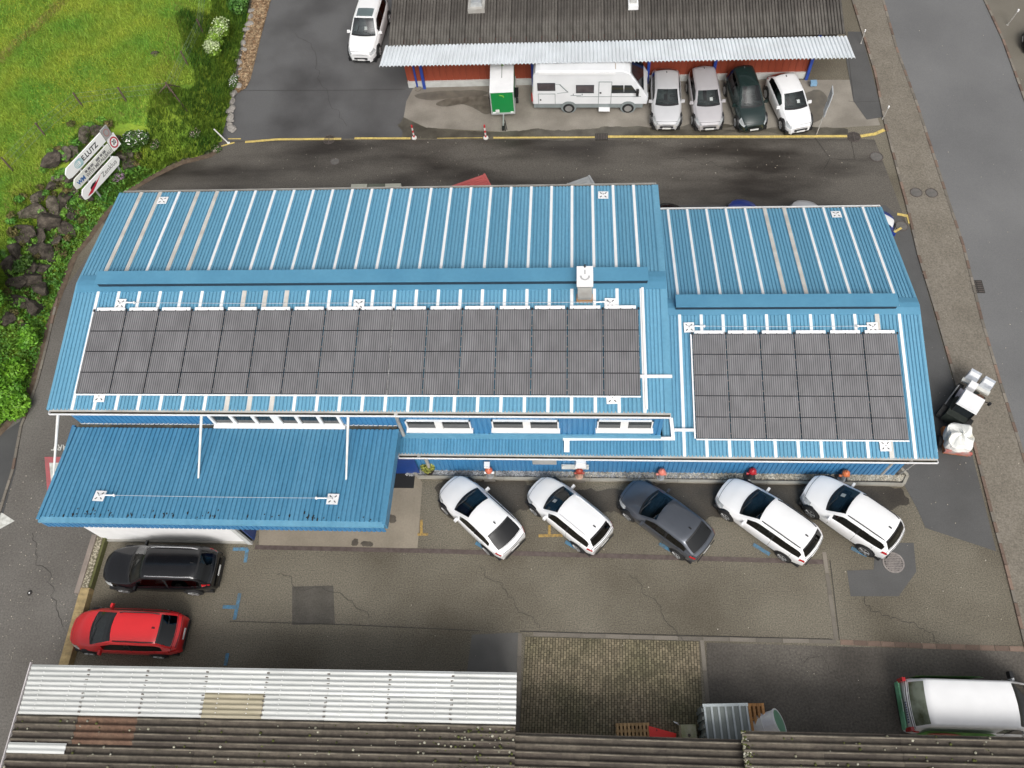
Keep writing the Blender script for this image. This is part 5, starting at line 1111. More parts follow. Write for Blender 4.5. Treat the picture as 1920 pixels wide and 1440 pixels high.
def board(x0, x1, zt_, h_, m, tip0=.0, tip1=.0, y=0.0, name="board"):
    b = MB(); zb_ = zt_ - h_; zm = (zt_ + zb_) / 2
    pf = [(x0, zb_ + h_ * .12), (x0 + tip0, zb_), (x1 - tip1, zb_), (x1, zb_ + h_ * .35), (x1, zt_ - h_ * .35 if tip1 else zt_), (x1 - tip1, zt_), (x0 + tip0, zt_), (x0, zt_ - h_ * .35)] if tip0 else [(x0, zb_), (x1, zb_), (x1, zt_), (x0, zt_)]
    n = len(pf); b.add([(x, y - .03, z) for x, z in pf] + [(x, y + .03, z) for x, z in pf], [tuple(range(n)), tuple(range(n, 2 * n))[::-1]] + [(i, i + n, (i + 1) % n + n, (i + 1) % n) for i in range(n)]); return b.build(name, m, sg)
def ink(txt, size, x, z, m, y=-.036, sx=1.0, sy=1.0, bold=0.0):
    me = text_mesh(txt, size, .002, bold); me.materials.append(m); o = link("lettering", me, sg, (x, y, z), (math.pi / 2, 0, 0)); o.scale = (sx, sy, 1); return o
zt0 = ZSG
B1_ = LS * .87
_v = abs(_proj(sa[0], sa[1], ZSG)[1] - _proj(sa[0], sa[1], ZSG - 1)[1])       # photo pixels per metre of height here
BH, BP = 15.5 / _v, 20.0 / _v
def fit_ink(txt, w, h, x, z, m, bold=.0, y=-.036):
    me = text_mesh(txt, 1.0, .002, bold); me.materials.append(m); xs_ = [v.co.x for v in me.vertices]; ys_ = [v.co.y for v in me.vertices]
    kx, ky = w / (max(xs_) - min(xs_)), h / (max(ys_) - min(ys_)); o = link("lettering", me, sg, (x, y, z), (math.pi / 2, 0, 0)); o.scale = (kx, ky, 1); return o
def flat_ring(name, x, z, rx, rz, k, m, y=-.037):
    b = MB(); n = 28; o_ = [(x + rx * math.cos(2 * math.pi * i / n), y, z + rz * math.sin(2 * math.pi * i / n)) for i in range(n)]; i_ = [(x + rx * k * math.cos(2 * math.pi * i / n), y, z + rz * k * math.sin(2 * math.pi * i / n)) for i in range(n)]
    b.add(o_ + i_, [(i, (i + 1) % n, n + (i + 1) % n, n + i) for i in range(n)]); return b.build(name, m, sg)
board(0, B1_, zt0, BH, SIGNW, tip0=BH * .35)
fit_ink("E.LUTZ", B1_ * .40, BH * .48, B1_ * .62, zt0 - BH * .5, INK, .02)
for k in range(4): flat_ring("logo_ring", B1_ * (.30 + .022 * k), zt0 - BH * .5, B1_ * (.075 - .006 * k), BH * .36, .86, INKT, y=-.037 - .001 * k)
board(B1_ * 1.015, B1_ * 1.185, zt0 + BH * .1, BH * 1.15, SIGNG, name="speed_panel")
z2 = zt0 - BP
PALEB = mat("sign_pale", (0.80, 0.80, 0.74), rough=0.5)
board(0, B1_, z2, BH * .96, PALEB, tip0=BH * .35)
fit_ink("WM", B1_ * .19, BH * .42, B1_ * .17, z2 - BH * .56, INKB, .04)
fit_ink("WITH METALLBAU", B1_ * .68, BH * .34, B1_ * .64, z2 - BH * .66, INKG, .02)
PRB = mat("sign_dark_print", (0.07, 0.07, 0.08), (0.3, 0.3, 0.3), scale=6, rough=0.6)
for xx, w_ in ((.34, .05), (.42, .06), (.50, .07), (.66, .09), (.76, .05), (.84, .07)): MB().box((B1_ * xx, -.034, z2 - BH * .28), (B1_ * w_, .012, BH * .22)).build("print_block", PRB, sg)
board(B1_ * 1.02, B1_ * 1.22, zt0 - BH * .95, BH * 1.35, SIGNW, name="speed_panel")
flat_ring("red_ring", B1_ * 1.10, zt0 - BH * .42, B1_ * .058, BH * .36, .80, mat("faded_red_ring", (0.45, 0.16, 0.15), rough=0.6))
flat_ring("red_ring", B1_ * 1.12, zt0 - BH * 1.63, B1_ * .09, BH * .55, .74, INKR)
fit_ink("20", B1_ * .08, BH * .42, B1_ * 1.12, zt0 - BH * 1.63, INK, .02)
z3 = zt0 - 2 * BP + BH * .02; x3 = .0
board(x3, B1_ * 1.02, z3, BH * 1.05, SIGNW, tip0=BH * .35, tip1=BH * .35)
fit_ink("Zenklus", B1_ * .40, BH * .46, B1_ * .74, z3 - BH * .5, INKG, .0)
def flat_poly(name, pts, m, y): b = MB(); b.add([(B1_ * x, y, z3 - BH * z) for x, z in pts], [tuple(range(len(pts)))]); return b.build(name, m, sg)
flat_poly("car_logo", [(.08, .86), (.20, .95), (.34, .70), (.56, .22), (.44, .40), (.34, .48), (.24, .58), (.12, .76)], INKR, -.036)
flat_poly("car_logo", [(.20, .62), (.34, .50), (.40, .34), (.30, .30), (.22, .42)], INK, -.038)
for x in (LS * .25, LS * .8): MB().tube((x, .08, .2), (x, .08, zt0 - .1), .06, 8).build("post", mat("galvanised", (0.55, 0.57, 0.57), rough=0.4), sg)
# bollards, poles, posts
RW = mat("bollard_white", (0.7, 0.68, 0.64), rough=0.6); RR_ = mat("bollard_red", (0.52, 0.03, 0.035), rough=0.5)
for (px, py, lab) in ((777, 259, "left red-and-white bollard on the faded yellow line"), (911, 259, "right red-and-white bollard near the trailer drawbar")):
    c = P(px, py); t = thing("bollard", lab, "bollard", (c[0], c[1], 0.01), 0, "red and white bollards")
    MB().lathe((0, 0, 0), [(.15, 0), (.14, .06), (.06, .09)], 12).build("base", RW, t)
    for k in range(5): MB().tube((0, 0, .08 + k * .18), (0, 0, .26 + k * .18), .05, 10).build("band", RR_ if k % 2 == 0 else RW, t)
def pole(px0, py0, px1, py1, r, label, name="marker_pole", cat="pole", m=None, zb=0.0, tip=True, hmax=None):
    c = P(px0, py0, zb); lo_, hi_ = .1, 6.0
    hbest = min(np.linspace(.3, 6, 200), key=lambda hh: abs((lambda q: q)(_proj(c[0], c[1], zb + hh)[1]) - py1)); t = thing(name, label, cat, c); q = P(px1, py1, zb + hbest)
    MB().tube((0, 0, 0), (q[0] - c[0], q[1] - c[1], hbest), r, 8).build("shaft", m or ZINC, t)
    if tip: MB().lathe((q[0] - c[0], q[1] - c[1], hbest), [(r * 1.8, -.05), (r * 1.8, .08), (r * .6, .1)], 8).build("cap", WHITE, t)
    MB().lathe((0, 0, 0), [(r * 2.4, 0), (r * 2.2, .06)], 8).build("foot", m or ZINC, t); return t, q, hbest
pole(429, 269, 401, 242, .04, "slanting pale pole at the corner of the grass bank", m=mat("white_tube", (0.74, 0.74, 0.72), rough=0.5), tip=False)
pole(1655, 223, 1666, 201, .025, "thin white-tipped marker pole at the pavement kerb by the yellow line"); pole(1614, 82, 1622, 58, .025, "thin white-tipped marker pole beside the garage corner"); pole(1888, 48, 1909, 20, .03, "thin white-tipped marker pole across the road, top right")
c = P(1531, 252); t = thing("traffic_sign", "traffic sign seen from behind on a thin grey post by the parked cars", "sign", (c[0], c[1], 0), 0)
hs_ = min(np.linspace(1.5, 4, 100), key=lambda hh: abs(_proj(c[0], c[1], hh)[1] - 172)); MB().tube((0, 0, 0), (0, 0, hs_), .03, 8).build("post", ZINC, t)
SB = mat("sign_back_grey", (0.42, 0.44, 0.45), rough=0.5)
MB().box((.02, .04, hs_ - .35), (.05, .62, .9), R_(-6)).build("sign_plate", SB, t); MB().box((-.02, -.04, hs_ - 1.15), (.05, .5, .6), R_(-6)).build("sign_plate", SB, t)
# ornamental hydrants along the blue wall
for k, (px, py, cap, body_, lab) in enumerate(((919, 893, (0.62, 0.16, 0.09), (0.33, 0.33, 0.33), "grey and orange hydrant with a white lamp behind it, leftmost along the wall"), (1086, 894, (0.34, 0.05, 0.03), (0.60, 0.36, 0.26), "peach-coloured hydrant with a dark red cap below the wall bracket"), (1238, 896, (0.66, 0.20, 0.15), (0.36, 0.38, 0.40), "small grey hydrant with a salmon cap on a concrete slab"), (1405, 895, (0.40, 0.012, 0.02), (0.05, 0.05, 0.05), "bright red domed hydrant on a black stand"), (1577, 899, (0.62, 0.17, 0.06), (0.38, 0.39, 0.40), "grey hydrant with an orange cap at the right end of the gravel"))):
    c = P(px, py, .1); t = thing("hydrant", lab, "hydrant", (c[0], c[1] - .0, .06), 0, "old hydrants displayed on the gravel")
    bm_ = mat("hydrant_body_%s" % "abcde"[k], body_, rough=0.5, scale=4, fine=.15); cm_ = mat("hydrant_cap_%s" % "abcde"[k], cap, rough=0.35, scale=4)
    MB().box((0, -.02, .04), (.5, .46, .1)).build("slab", mat("slab_dark", (0.05, 0.05, 0.05), rough=0.8) if k in (3, 4) else KERB, t)
    MB().lathe((0, 0, .08), [(.17, 0), (.17, .05), (.12, .08), (.11, .55), (.14, .58), (.14, .64)], 12).build("barrel", bm_, t)
    MB().lathe((0, 0, .7), [(.16, 0), (.17, .06), (.15, .14), (.09, .21), (.03, .24), (.03, .29)], 12).build("cap", cm_, t)
    for s in (-1, 1): MB().lathe((s * .16, 0, .5), [(.06, -.06), (.06, .06)], 8, axis='x').build("nozzle", cm_ if k != 0 else WHITE, t)
    if k == 3: MB().box((-.14, -.2, .12), (.26, .05, .16)).build("plate", WHITE, t)
c = P(917, 876, .1); t = thing("wall_lamp", "white cube lamp on a bracket behind the leftmost hydrant", "lamp", (PY(915, 868, YW2)[0], YW2 - .05, 1.0)); MB().box((0, -.2, .3), (.24, .24, .2)).build("lamp_shade", WHITE, t); MB().tube((0, 0, .15), (0, -.2, .25), .025, 6).build("bracket", ZINC, t)
x0 = PY(1053, 869, YW2)[0]; x1 = PY(1104, 870, YW2)[0]; zb_ = PY(1080, 870, YW2)[2]
t = thing("wall_sign_bracket", "pale sign frame with a round-topped box fixed to the blue wall", "sign", ((x0 + x1) / 2, YW2 - .06, zb_)); w_ = x1 - x0
b = MB(); b.box((0, -.10, 0), (w_, .16, .07)); b.box((0, -.10, .24), (w_, .05, .05)); b.box((-w_ / 2 + .03, -.1, .12), (.05, .05, .28)); b.box((w_ / 2 - .03, -.1, .12), (.05, .05, .28)); b.build("frame", mat("pale_bar", (0.6, 0.6, 0.56), rough=0.5), t); MB().box((w_ * .2, -.12, .5), (w_ * .42, .26, .5), top=(.8, .7)).build("meter_box", WHITE, t)
# potted plant
c = P(805, 884, .1); t = thing("potted_plant", "yellow-green variegated plant in a dark pot on the gravel", "potted plant", (c[0], c[1] + .05, .06))
MB().lathe((0, 0, 0), [(.22, 0), (.28, .36), (.25, .36), (.24, .3)], 14).build("pot", mat("dark_pot", (0.03, 0.022, 0.018), rough=0.6), t)
def leaf_cloud(blobs, n, size, flat=0.0, rng=RNG, elong=1.8):
    """small leaf quads spread through ellipsoid blobs (cx,cy,cz,rx,ry,rz,weight)"""
    wts = np.array([bb[6] for bb in blobs], float); wts /= wts.sum(); idx = rng.choice(len(blobs), n, p=wts)
    B = np.array([bb[:6] for bb in blobs])[idx]; u = rng.normal(size=(n, 3)); u /= np.linalg.norm(u, axis=1)[:, None]; r = rng.random(n) ** .45
    C_ = B[:, :3] + u * B[:, 3:6] * r[:, None]
    nrm = u * .8 + rng.normal(size=(n, 3)) * .7 + np.array([0, 0, flat]); nrm /= np.linalg.norm(nrm, axis=1)[:, None]
    a = np.cross(nrm, rng.normal(size=(n, 3))); a /= np.linalg.norm(a, axis=1)[:, None]; bvec = np.cross(nrm, a); s = size * rng.uniform(.55, 1.35, n)[:, None]
    q = np.stack([C_ - a * s * elong / 2, C_ - bvec * s / 2, C_ + a * s * elong / 2, C_ + bvec * s / 2], 1).reshape(-1, 3)
    return q
def quads_mesh(name, q, m, k=4):
    n = len(q) // k; me = bpy.data.meshes.new(name); me.vertices.add(len(q)); me.vertices.foreach_set("co", q.astype(np.float32).ravel()); me.loops.add(len(q)); me.loops.foreach_set("vertex_index", np.arange(len(q), dtype=np.int32)); me.polygons.add(n); me.polygons.foreach_set("loop_start", np.arange(0, len(q), k, dtype=np.int32)); me.polygons.foreach_set("loop_total", np.full(n, k, dtype=np.int32)); me.materials.append(m); me.update(calc_edges=True); me.validate(); return me
link("foliage", quads_mesh("foliage", leaf_cloud([(0, 0, .55, .34, .34, .28, 1)], 700, .07), mat("variegated_leaf", (0.09, 0.14, 0.02), (0.5, 0.48, 0.12), scale=14, rough=0.6, island=.4)), t)
# low wall at the drive with timber
LW = G((187, 1012), (160, 1105)); a_, c_ = P(193, 1012), P(163, 1112)
lw = thing("low_wall", "low mossy concrete wall left of the black SUV", "wall", (0, 0, 0)); lw["org"] = [0, 0, 0]
for off, w_, h_, m_, nm in ((-.22, .22, .40, mat("wall_pinkish", (0.20, 0.165, 0.14), (0.25, 0.21, 0.18), scale=2, rough=0.85, fine=.2), "coping"), (.02, .30, .34, mat("exposed_aggregate", (0.12, 0.105, 0.07), (0.40, 0.36, 0.27), scale=16, rough=0.9, lo=.45, hi=.62), "wall_body"), (.22, .12, .30, mat("moss_face", (0.07, 0.075, 0.02), (0.10, 0.10, 0.04), scale=5, rough=0.95, fine=.3), "moss_edge")):
    b = MB(); L = np.linalg.norm(c_ - a_) + .2; d = (c_ - a_) / np.linalg.norm(c_ - a_); m0 = (a_ + c_) / 2; an_ = math.atan2(d[1], d[0]); nx_ = np.array([-d[1], d[0], 0]); p = m0 + nx_ * off; b.box((p[0], p[1], h_ / 2), (L, w_, h_), an_); b.build(nm, m_, lw)
a_, c_ = P(168, 1106), P(128, 1250); tb = thing("timber_kerb", "weathered yellowish timber beam under the red car's nose", "timber beam", (0, 0, 0)); tb["org"] = [0, 0, 0]
TIM = mat("weathered_timber", (0.36, 0.27, 0.13), (0.24, 0.18, 0.09), scale=1.6, rough=0.85, fine=.2, fscale=9, stretch=(1, 3, 1))
for k in range(3):
    s0, s1 = a_ + (c_ - a_) * k / 3, a_ + (c_ - a_) * (k + .99) / 3; d = s1 - s0; m0 = (s0 + s1) / 2; MB().box((m0[0], m0[1], .19), (np.linalg.norm(d), .42, .38 + random.uniform(-.01, .01)), math.atan2(d[1], d[0])).build("plank", TIM, tb)
# things by the block paving
q0, q1 = P(1317, 1320, 1.55), P(1402, 1318, 1.55); an = math.atan2(q1[1] - q0[1], q1[0] - q0[0]); w_ = math.hypot(*(q1 - q0)[:2]); d_ = 1.75
mb = thing("metal_box", "large grey ribbed sheet-metal box beside the pallets", "storage box", ((q0[0] + q1[0]) / 2, (q0[1] + q1[1]) / 2, 0), an)
GMET = mat("grey_green_metal", (0.20, 0.225, 0.215), (0.16, 0.18, 0.17), scale=2, rough=0.5, fine=.06); LMET = mat("light_metal_rib", (0.40, 0.44, 0.45), rough=0.45)
MB().box((0, -d_ / 2, .75), (w_ - .04, d_ - .04, 1.5)).build("body", GMET, mb)
b = MB()
for k in range(7): b.box((-w_ / 2 + .06 + k * (w_ - .12) / 6, -d_ / 2, 1.53), (.07, d_, .06))
b.box((0, -.05, 1.535), (w_, .1, .07)); b.build("lid_rib", LMET, mb); 
b = MB()
for k in range(6): b.box((-w_ / 2 + .0, -.2 - k * .28, .75), (.08, .12, 1.4))
b.build("side_rib", GMET, mb)
WOOD = objvar("pallet_wood", (0.46, 0.23, 0.08), .2, c2=(0.36, 0.18, 0.07), scale=3, rough=0.8, stretch=(1, 6, 1)); WOODP = objvar("pale_pallet_wood", (0.48, 0.31, 0.15), .2, c2=(0.36, 0.23, 0.11), scale=3, rough=0.8)
def pallet(px, py, an, label, m, n=4, z=0.0, stackn=1, l=1.2, w=.8):
    c = P(px, py, z + .14 * stackn); t = thing("pallet", label, "pallet", (c[0], c[1], 0), an, "wooden pallets by the block paving")
    for s in range(stackn):
        zz_ = s * .145
        for k in range(3): MB().box((0, -w / 2 + .05 + k * (w - .1) / 2, zz_ + .05), (l, .10, .09)).build("bearer", m, t)
        for k in range(n): MB().box((-l / 2 + .06 + k * (l - .12) / (n - 1), 0, zz_ + .115), (l / n * .62, w, .025)).build("board", m, t)
    return t
pallet(1421, 1348, an, "orange wooden pallets stacked right of the grey box", WOOD, 4, 0, 6, .62, 1.1)
pallet(1187, 1370, an, "wooden pallet on blue boards left of the red plastic wedge", WOODP, 9, 0, 3, 1.28, .55)
c = P(1187, 1378, .2); 
b = MB(); b.box((0, -.36, .08), (1.28, .1, .16)); t = thing("blue_board", "dark blue board in front of the pallet stack", "board", (c[0], c[1] + .25, 0), an); b.build("plank", mat("navy_board", (0.012, 0.016, 0.06), rough=0.5), t); MB().box((0, -.425, .1), (1.2, .02, .03)).build("white_stripe", WHITE, t)
q = [P(x, y, .5) for x, y in ((1216, 1361), (1270, 1374), (1268, 1394), (1220, 1394))]
t = thing("red_wedge", "bright red plastic wedge lying by the shed roof", "plastic wedge", (q[0][0], q[0][1], 0)); b = MB(); b.prism([(p[0] - q[0][0], p[1] - q[0][1]) for p in q], .02, .5); b.v = [(x, y, z * (.35 + .65 * (1 - min(1, max(0, x / .95)))) if z > .1 else z) for x, y, z in b.v]; b.build("shell", mat("red_plastic", (0.85, 0.03, 0.025), (0.8, 0.03, 0.025), scale=1, rough=0.4), t); MB().box((.3, -.12, .40), (.03, .1, .02), .5).build("crack", BLKP, t)
c = P(1291, 1360, .55); t = thing("concrete_block", "mossy pale concrete block left of the grey box", "concrete block", (c[0], c[1] - .3, 0), an); MB().box((0, 0, .28), (.6, .7, .56), top=(.94, .94)).build("block", mat("mossy_concrete", (0.45, 0.43, 0.32), (0.26, 0.28, 0.14), scale=3, rough=0.9, fine=.2), t); MB().lathe((.0, -.05, .56), [(.06, 0), (.05, .04)], 8).build("lifting_eye", IRON, t)
c = P(1442, 1358, .45); t = thing("barrel", "white drum with a green lid lying half under the shed roof", "barrel", (c[0], c[1], 0), an)
MB().lathe((.30, -.05, .42), [(.38, -.7), (.42, -.66), (.42, -.2), (.44, -.18), (.42, -.16), (.42, .24)], 20, axis='x').build("drum", mat("drum_white", (0.82, 0.82, 0.78), (0.66, 0.64, 0.66), scale=3, rough=0.45), t); MB().lathe((.30, -.05, .42), [(.45, .22), (.45, .27), (.41, .27), (.41, .25), (.05, .26)], 20, axis='x').build("rim", WHITE, t); MB().lathe((.30, -.05, .42), [(.40, .24), (.40, .262), (.05, .264)], 20, axis='x').build("lid", mat("lid_green", (0.16, 0.33, 0.22), (0.2, 0.4, 0.28), scale=2, rough=0.4), t)
t.rotation_euler = (0, -.55, an + .25); t.location.z = .12; t.scale = (1.15, 1.15, 1.15)
c = P(1262, 1352, .03); o = MB().add([(0, 0, 0), (.16, -.05, .02), (.24, -.18, .10), (.14, -.12, .14), (.03, -.06, .08)], [(0, 1, 2, 3, 4), (4, 3, 2, 1, 0)]).build("plastic_scrap", WHITE, None, loc=(c[0], c[1], .04)); setp(o, "scrap of white plastic on the mossy block paving", "litter")
c = P(56, 1112); t = thing("road_stud", "tiny dark round stud in the middle of the left drive", "stud", (c[0], c[1], .004)); MB().lathe((0, 0, 0), [(.12, 0), (.1, .04), (.03, .045)], 10).build("rim", SEAM, t); MB().lathe((0, 0, .04), [(.04, 0), (.02, .02)], 8).build("reflector", WHITE, t)
# ================================================================ BANK, MEADOW, PLANTS
FOOT = [P(*q)[:2] for q in ((-130, 905), (-40, 850), (0, 812), (30, 780), (55, 740), (75, 680), (95, 600), (115, 545), (140, 480), (165, 450), (200, 400), (240, 360), (290, 330), (340, 306), (395, 292), (415, 277), (424, 250), (432, 215), (440, 175), (458, 80), (474, 0), (486, -80), (500, -200))]
FA = np.array(FOOT)
def fdist(X, Y):
    X, Y = np.atleast_1d(np.asarray(X, float)), np.atleast_1d(np.asarray(Y, float)); best = np.full(X.shape, 1e9); sgn = np.ones(X.shape)
    for a, c in zip(FA[:-1], FA[1:]):
        d = c - a; L2 = d @ d; t = np.clip(((X - a[0]) * d[0] + (Y - a[1]) * d[1]) / L2, 0, 1); qx, qy = X - (a[0] + t * d[0]), Y - (a[1] + t * d[1]); r = np.hypot(qx, qy); s = d[0] * qy - d[1] * qx
        u = r < best; best = np.where(u, r, best); sgn = np.where(u, np.where(s >= 0, 1, -1), sgn)
    return best * sgn
def TZ(X, Y):
    d = fdist(X, Y); t = np.clip((d - .3) / 3.6, 0, 1); h = 2.3 * t * t * (3 - 2 * t) + .12 * np.maximum(0, d - 3)
    h = h + np.clip(d / 4, 0, 1) * (.10 * np.sin(np.asarray(X) * .7 + 1) * np.cos(np.asarray(Y) * .6) + .05 * np.sin(np.asarray(X) * 2.1) * np.sin(np.asarray(Y) * 1.8 + 2))
    return np.where(d > 0, h, -.25 * np.minimum(1, -d / .3) - .02)
def GT_(px, py, dz=0.0):
    z = 1.0
    for _ in range(60):
        p = P(px, py, z); z = .6 * z + .4 * (float(TZ(p[0], p[1])[0]) + dz)
    return P(px, py, z)
gx, gy = np.arange(-78, -14, .45), np.arange(16, 92, .45); XX, YY = np.meshgrid(gx, gy, indexing='ij'); DD = fdist(XX.ravel(), YY.ravel()).reshape(XX.shape); ZZ = TZ(XX.ravel(), YY.ravel()).reshape(XX.shape)
nx_, ny_ = XX.shape; vs = np.stack([XX, YY, ZZ], -1).reshape(-1, 3); keep = DD > -.75; fs = []
for i in range(nx_ - 1):
    for j in range(ny_ - 1):
        if keep[i:i + 2, j:j + 2].all(): fs.append((i * ny_ + j, (i + 1) * ny_ + j, (i + 1) * ny_ + j + 1, i * ny_ + j + 1))
me = bpy.data.meshes.new("terrain"); me.from_pydata([tuple(v) for v in vs], [], fs); me.polygons.foreach_set("use_smooth", [True] * len(fs))
me.materials.append(mat("meadow_soil", (0.135, 0.25, 0.022), (0.235, 0.31, 0.026), scale=.6, rough=.95, fine=.3, fscale=8, detail=6)); o = bpy.data.objects.new("terrain", me); COL.objects.link(o); o["kind"] = 'structure'
# edge of brown soil and leaf litter along the foot
_lit = mat("leaf_litter", (0.13, 0.082, 0.045), (0.24, 0.17, 0.10), scale=7, rough=.95, fine=.4, fscale=16)
sheet("soil_edge", [(p[0], p[1]) for p in strip(FOOT[:16], .34)], .030, mat("soil_edge_brown", (0.085, 0.058, 0.04), (0.13, 0.095, 0.065), scale=4, rough=.95, fine=.35))
sheet("leaf_strip", G((440, 178), (448, 172), (462, 165), (470, 150), (492, 60), (508, 0), (522, -70), (486, -70), (474, 0), (458, 80)), .034, _lit)
q = leaf_cloud([(0, 0, 0, 1, 1, .01, 1)], 10, .1)
def scatter(n, x0, x1, y0, y1, cond):
    X, Y = RNG.uniform(x0, x1, n), RNG.uniform(y0, y1, n); d = fdist(X, Y); k = cond(X, Y, d); return X[k], Y[k], d[k]
def in_poly(X, Y, poly):
    r = np.zeros(X.shape, bool); n = len(poly)
    for i in range(n):
        (x1, y1), (x2, y2) = poly[i][:2], poly[(i + 1) % n][:2]; c = ((y1 > Y) != (y2 > Y)) & (X < (x2 - x1) * (Y - y1) / (y2 - y1 + 1e-12) + x1); r ^= c
    return r
def blades(name, X, Y, h0, h1, w, m, lean=.5, droop=None, kind='stuff', z=None):
    n = len(X); Z = TZ(X, Y) if z is None else z; a = RNG.uniform(0, 2 * np.pi, n); h = RNG.uniform(h0, h1, n); l = RNG.uniform(0, lean, n) * h; b_ = RNG.uniform(0, 2 * np.pi, n)
    dx, dy = np.cos(a) * w / 2, np.sin(a) * w / 2; tx, ty = np.cos(b_) * l, np.sin(b_) * l
    if droop is not None: tx, ty = tx * .5 + droop[0] * h, ty * .5 + droop[1] * h
    base = np.stack([X, Y, Z], 1); q = np.stack([base + np.stack([-dx, -dy, -.02 + 0 * dx], 1), base + np.stack([dx, dy, -.02 + 0 * dx], 1), base + np.stack([tx + dx * .6, ty + dy * .6, h * .75], 1), base + np.stack([tx * 1.4, ty * 1.4, h], 1)], 1).reshape(-1, 3)
    o = link(name, quads_mesh(name, q, m)); o["kind"] = kind; return o
MEAD = mat("meadow_grass", (0.19, 0.375, 0.045), (0.38, 0.46, 0.055), scale=.35, rough=.7, leaf=.3, island=.35, detail=7, lo=.38, hi=.62)
BANKG = mat("bank_grass", (0.055, 0.155, 0.02), (0.155, 0.25, 0.024), scale=.7, rough=.7, leaf=.3, island=.45, detail=5)
DRYG = mat("dry_grass", (0.30, 0.23, 0.08), (0.25, 0.26, 0.04), scale=1.5, rough=.8, island=.4)
IVY = mat("ground_cover_leaf", (0.085, 0.25, 0.035), (0.19, 0.36, 0.04), scale=1.1, rough=.6, leaf=.25, island=.5)
vis = [P(-120, -160, 4)[:2], P(520, -160, 3)[:2], P(480, 60, 1)[:2], P(430, 290, 0)[:2], P(250, 370, 0)[:2], P(130, 560, 0)[:2], P(60, 780, 0)[:2], P(-120, 900, 0)[:2]]
xm, xM, ym, yM = min(p[0] for p in vis), max(p[0] for p in vis), min(p[1] for p in vis), max(p[1] for p in vis)
X, Y, d = scatter(420000, xm, xM, ym, yM, lambda X, Y, d: (d > 2.2 + .8 * np.sin(X * 1.3) * np.sin(Y * 1.1)) & in_poly(X, Y, vis))
blades("meadow_grass", X[:150000], Y[:150000], .10, .30, .035, MEAD, .9)
X, Y, d = scatter(260000, xm, xM, ym, yM, lambda X, Y, d: (d > .2) & (d < 2.7 + .7 * np.sin(X * .9 + Y)) & in_poly(X, Y, vis) & ((Y > P(240, 300, 1)[1] - 2) | (RNG.random(X.shape) < .35)))
dx = FA.mean(0)
blades("bank_grass", X[:85000], Y[:85000], .25, .6, .035, BANKG, .6, droop=(.35, -.25))
# dry fringe along the fence and the worn track
tr_ = [GT_(0, 118)[:2], GT_(60, 62)[:2], GT_(122, 0)[:2], GT_(150, -40)[:2]]
X, Y, d = scatter(500000, xm, xM, ym, yM, lambda X, Y, d: in_poly(X, Y, strip(tr_, .55)) | ((d > 2.7) & (d < 3.6) & (RNG.random(X.shape) < .12) & in_poly(X, Y, vis)))
blades("dry_grass", X[:9000], Y[:9000], .08, .3, .03, DRYG, .9)
# buttercups
X, Y, d = scatter(90000, xm, xM, ym, yM, lambda X, Y, d: (d > 3.5) & in_poly(X, Y, vis) & (np.sin(X * .55 + 1) * np.sin(Y * .5) + RNG.normal(size=X.shape) * .4 > .35))
Z = TZ(X, Y); n = min(2600, len(X)); s = .028; C_ = np.stack([X, Y, Z + RNG.uniform(.18, .32, len(X))], 1)[:n]
q = np.stack([C_ + np.array(v) * s for v in ((-1, 0, 0), (0, -1, .2), (1, 0, 0), (0, 1, .2))], 1).reshape(-1, 3); o = link("buttercups", quads_mesh("buttercups", q, mat("buttercup_yellow", (0.50, 0.44, 0.02), (0.42, 0.42, 0.03), rough=.6, island=.2))); o["kind"] = 'stuff'
# ground cover on the lower bank
X, Y, d = scatter(200000, xm, xM, 16, yM, lambda X, Y, d: (d > .12) & (d < 1.9) & (Y < P(330, 320)[1]) & in_poly(X, Y, vis + [P(-120, 900)[:2]]))
n = min(len(X), 34000); X, Y = X[:n], Y[:n]; Z = TZ(X, Y) + RNG.random(n) ** .6 * .38 * np.clip(fdist(X, Y) * 1.4, .25, 1)
u = RNG.normal(size=(n, 3)) * .6 + np.array([.1, -.1, 1]); u /= np.linalg.norm(u, axis=1)[:, None]; a = np.cross(u, RNG.normal(size=(n, 3))); a /= np.linalg.norm(a, axis=1)[:, None]; bb = np.cross(u, a); s = RNG.uniform(.05, .11, n)[:, None]; C_ = np.stack([X, Y, Z], 1)
o = link("ground_cover", quads_mesh("ground_cover", np.stack([C_ - a * s, C_ - bb * s * .6, C_ + a * s, C_ + bb * s * .6], 1).reshape(-1, 3), IVY)); o["kind"] = 'stuff'
# leaf litter flakes
LSP = G((440, 178), (462, 165), (508, 0), (520, -60), (488, -60), (474, 0)); X, Y = RNG.uniform(min(p[0] for p in LSP), max(p[0] for p in LSP), 30000), RNG.uniform(min(p[1] for p in LSP), max(p[1] for p in LSP), 30000); k = in_poly(X, Y, LSP); X, Y = X[k][:5000], Y[k][:5000]; n = len(X)
q = leaf_cloud([(0, 0, 0, .001, .001, .001, 1)], n, .09, 2.5).reshape(-1, 4, 3) + np.stack([X, Y, np.full(n, .06)], 1)[:, None, :]; o = link("fallen_leaves", quads_mesh("fallen_leaves", q.reshape(-1, 3), mat("brown_leaves", (0.16, 0.09, 0.045), (0.34, 0.25, 0.15), scale=5, rough=.9, island=.5))); o["kind"] = 'stuff'
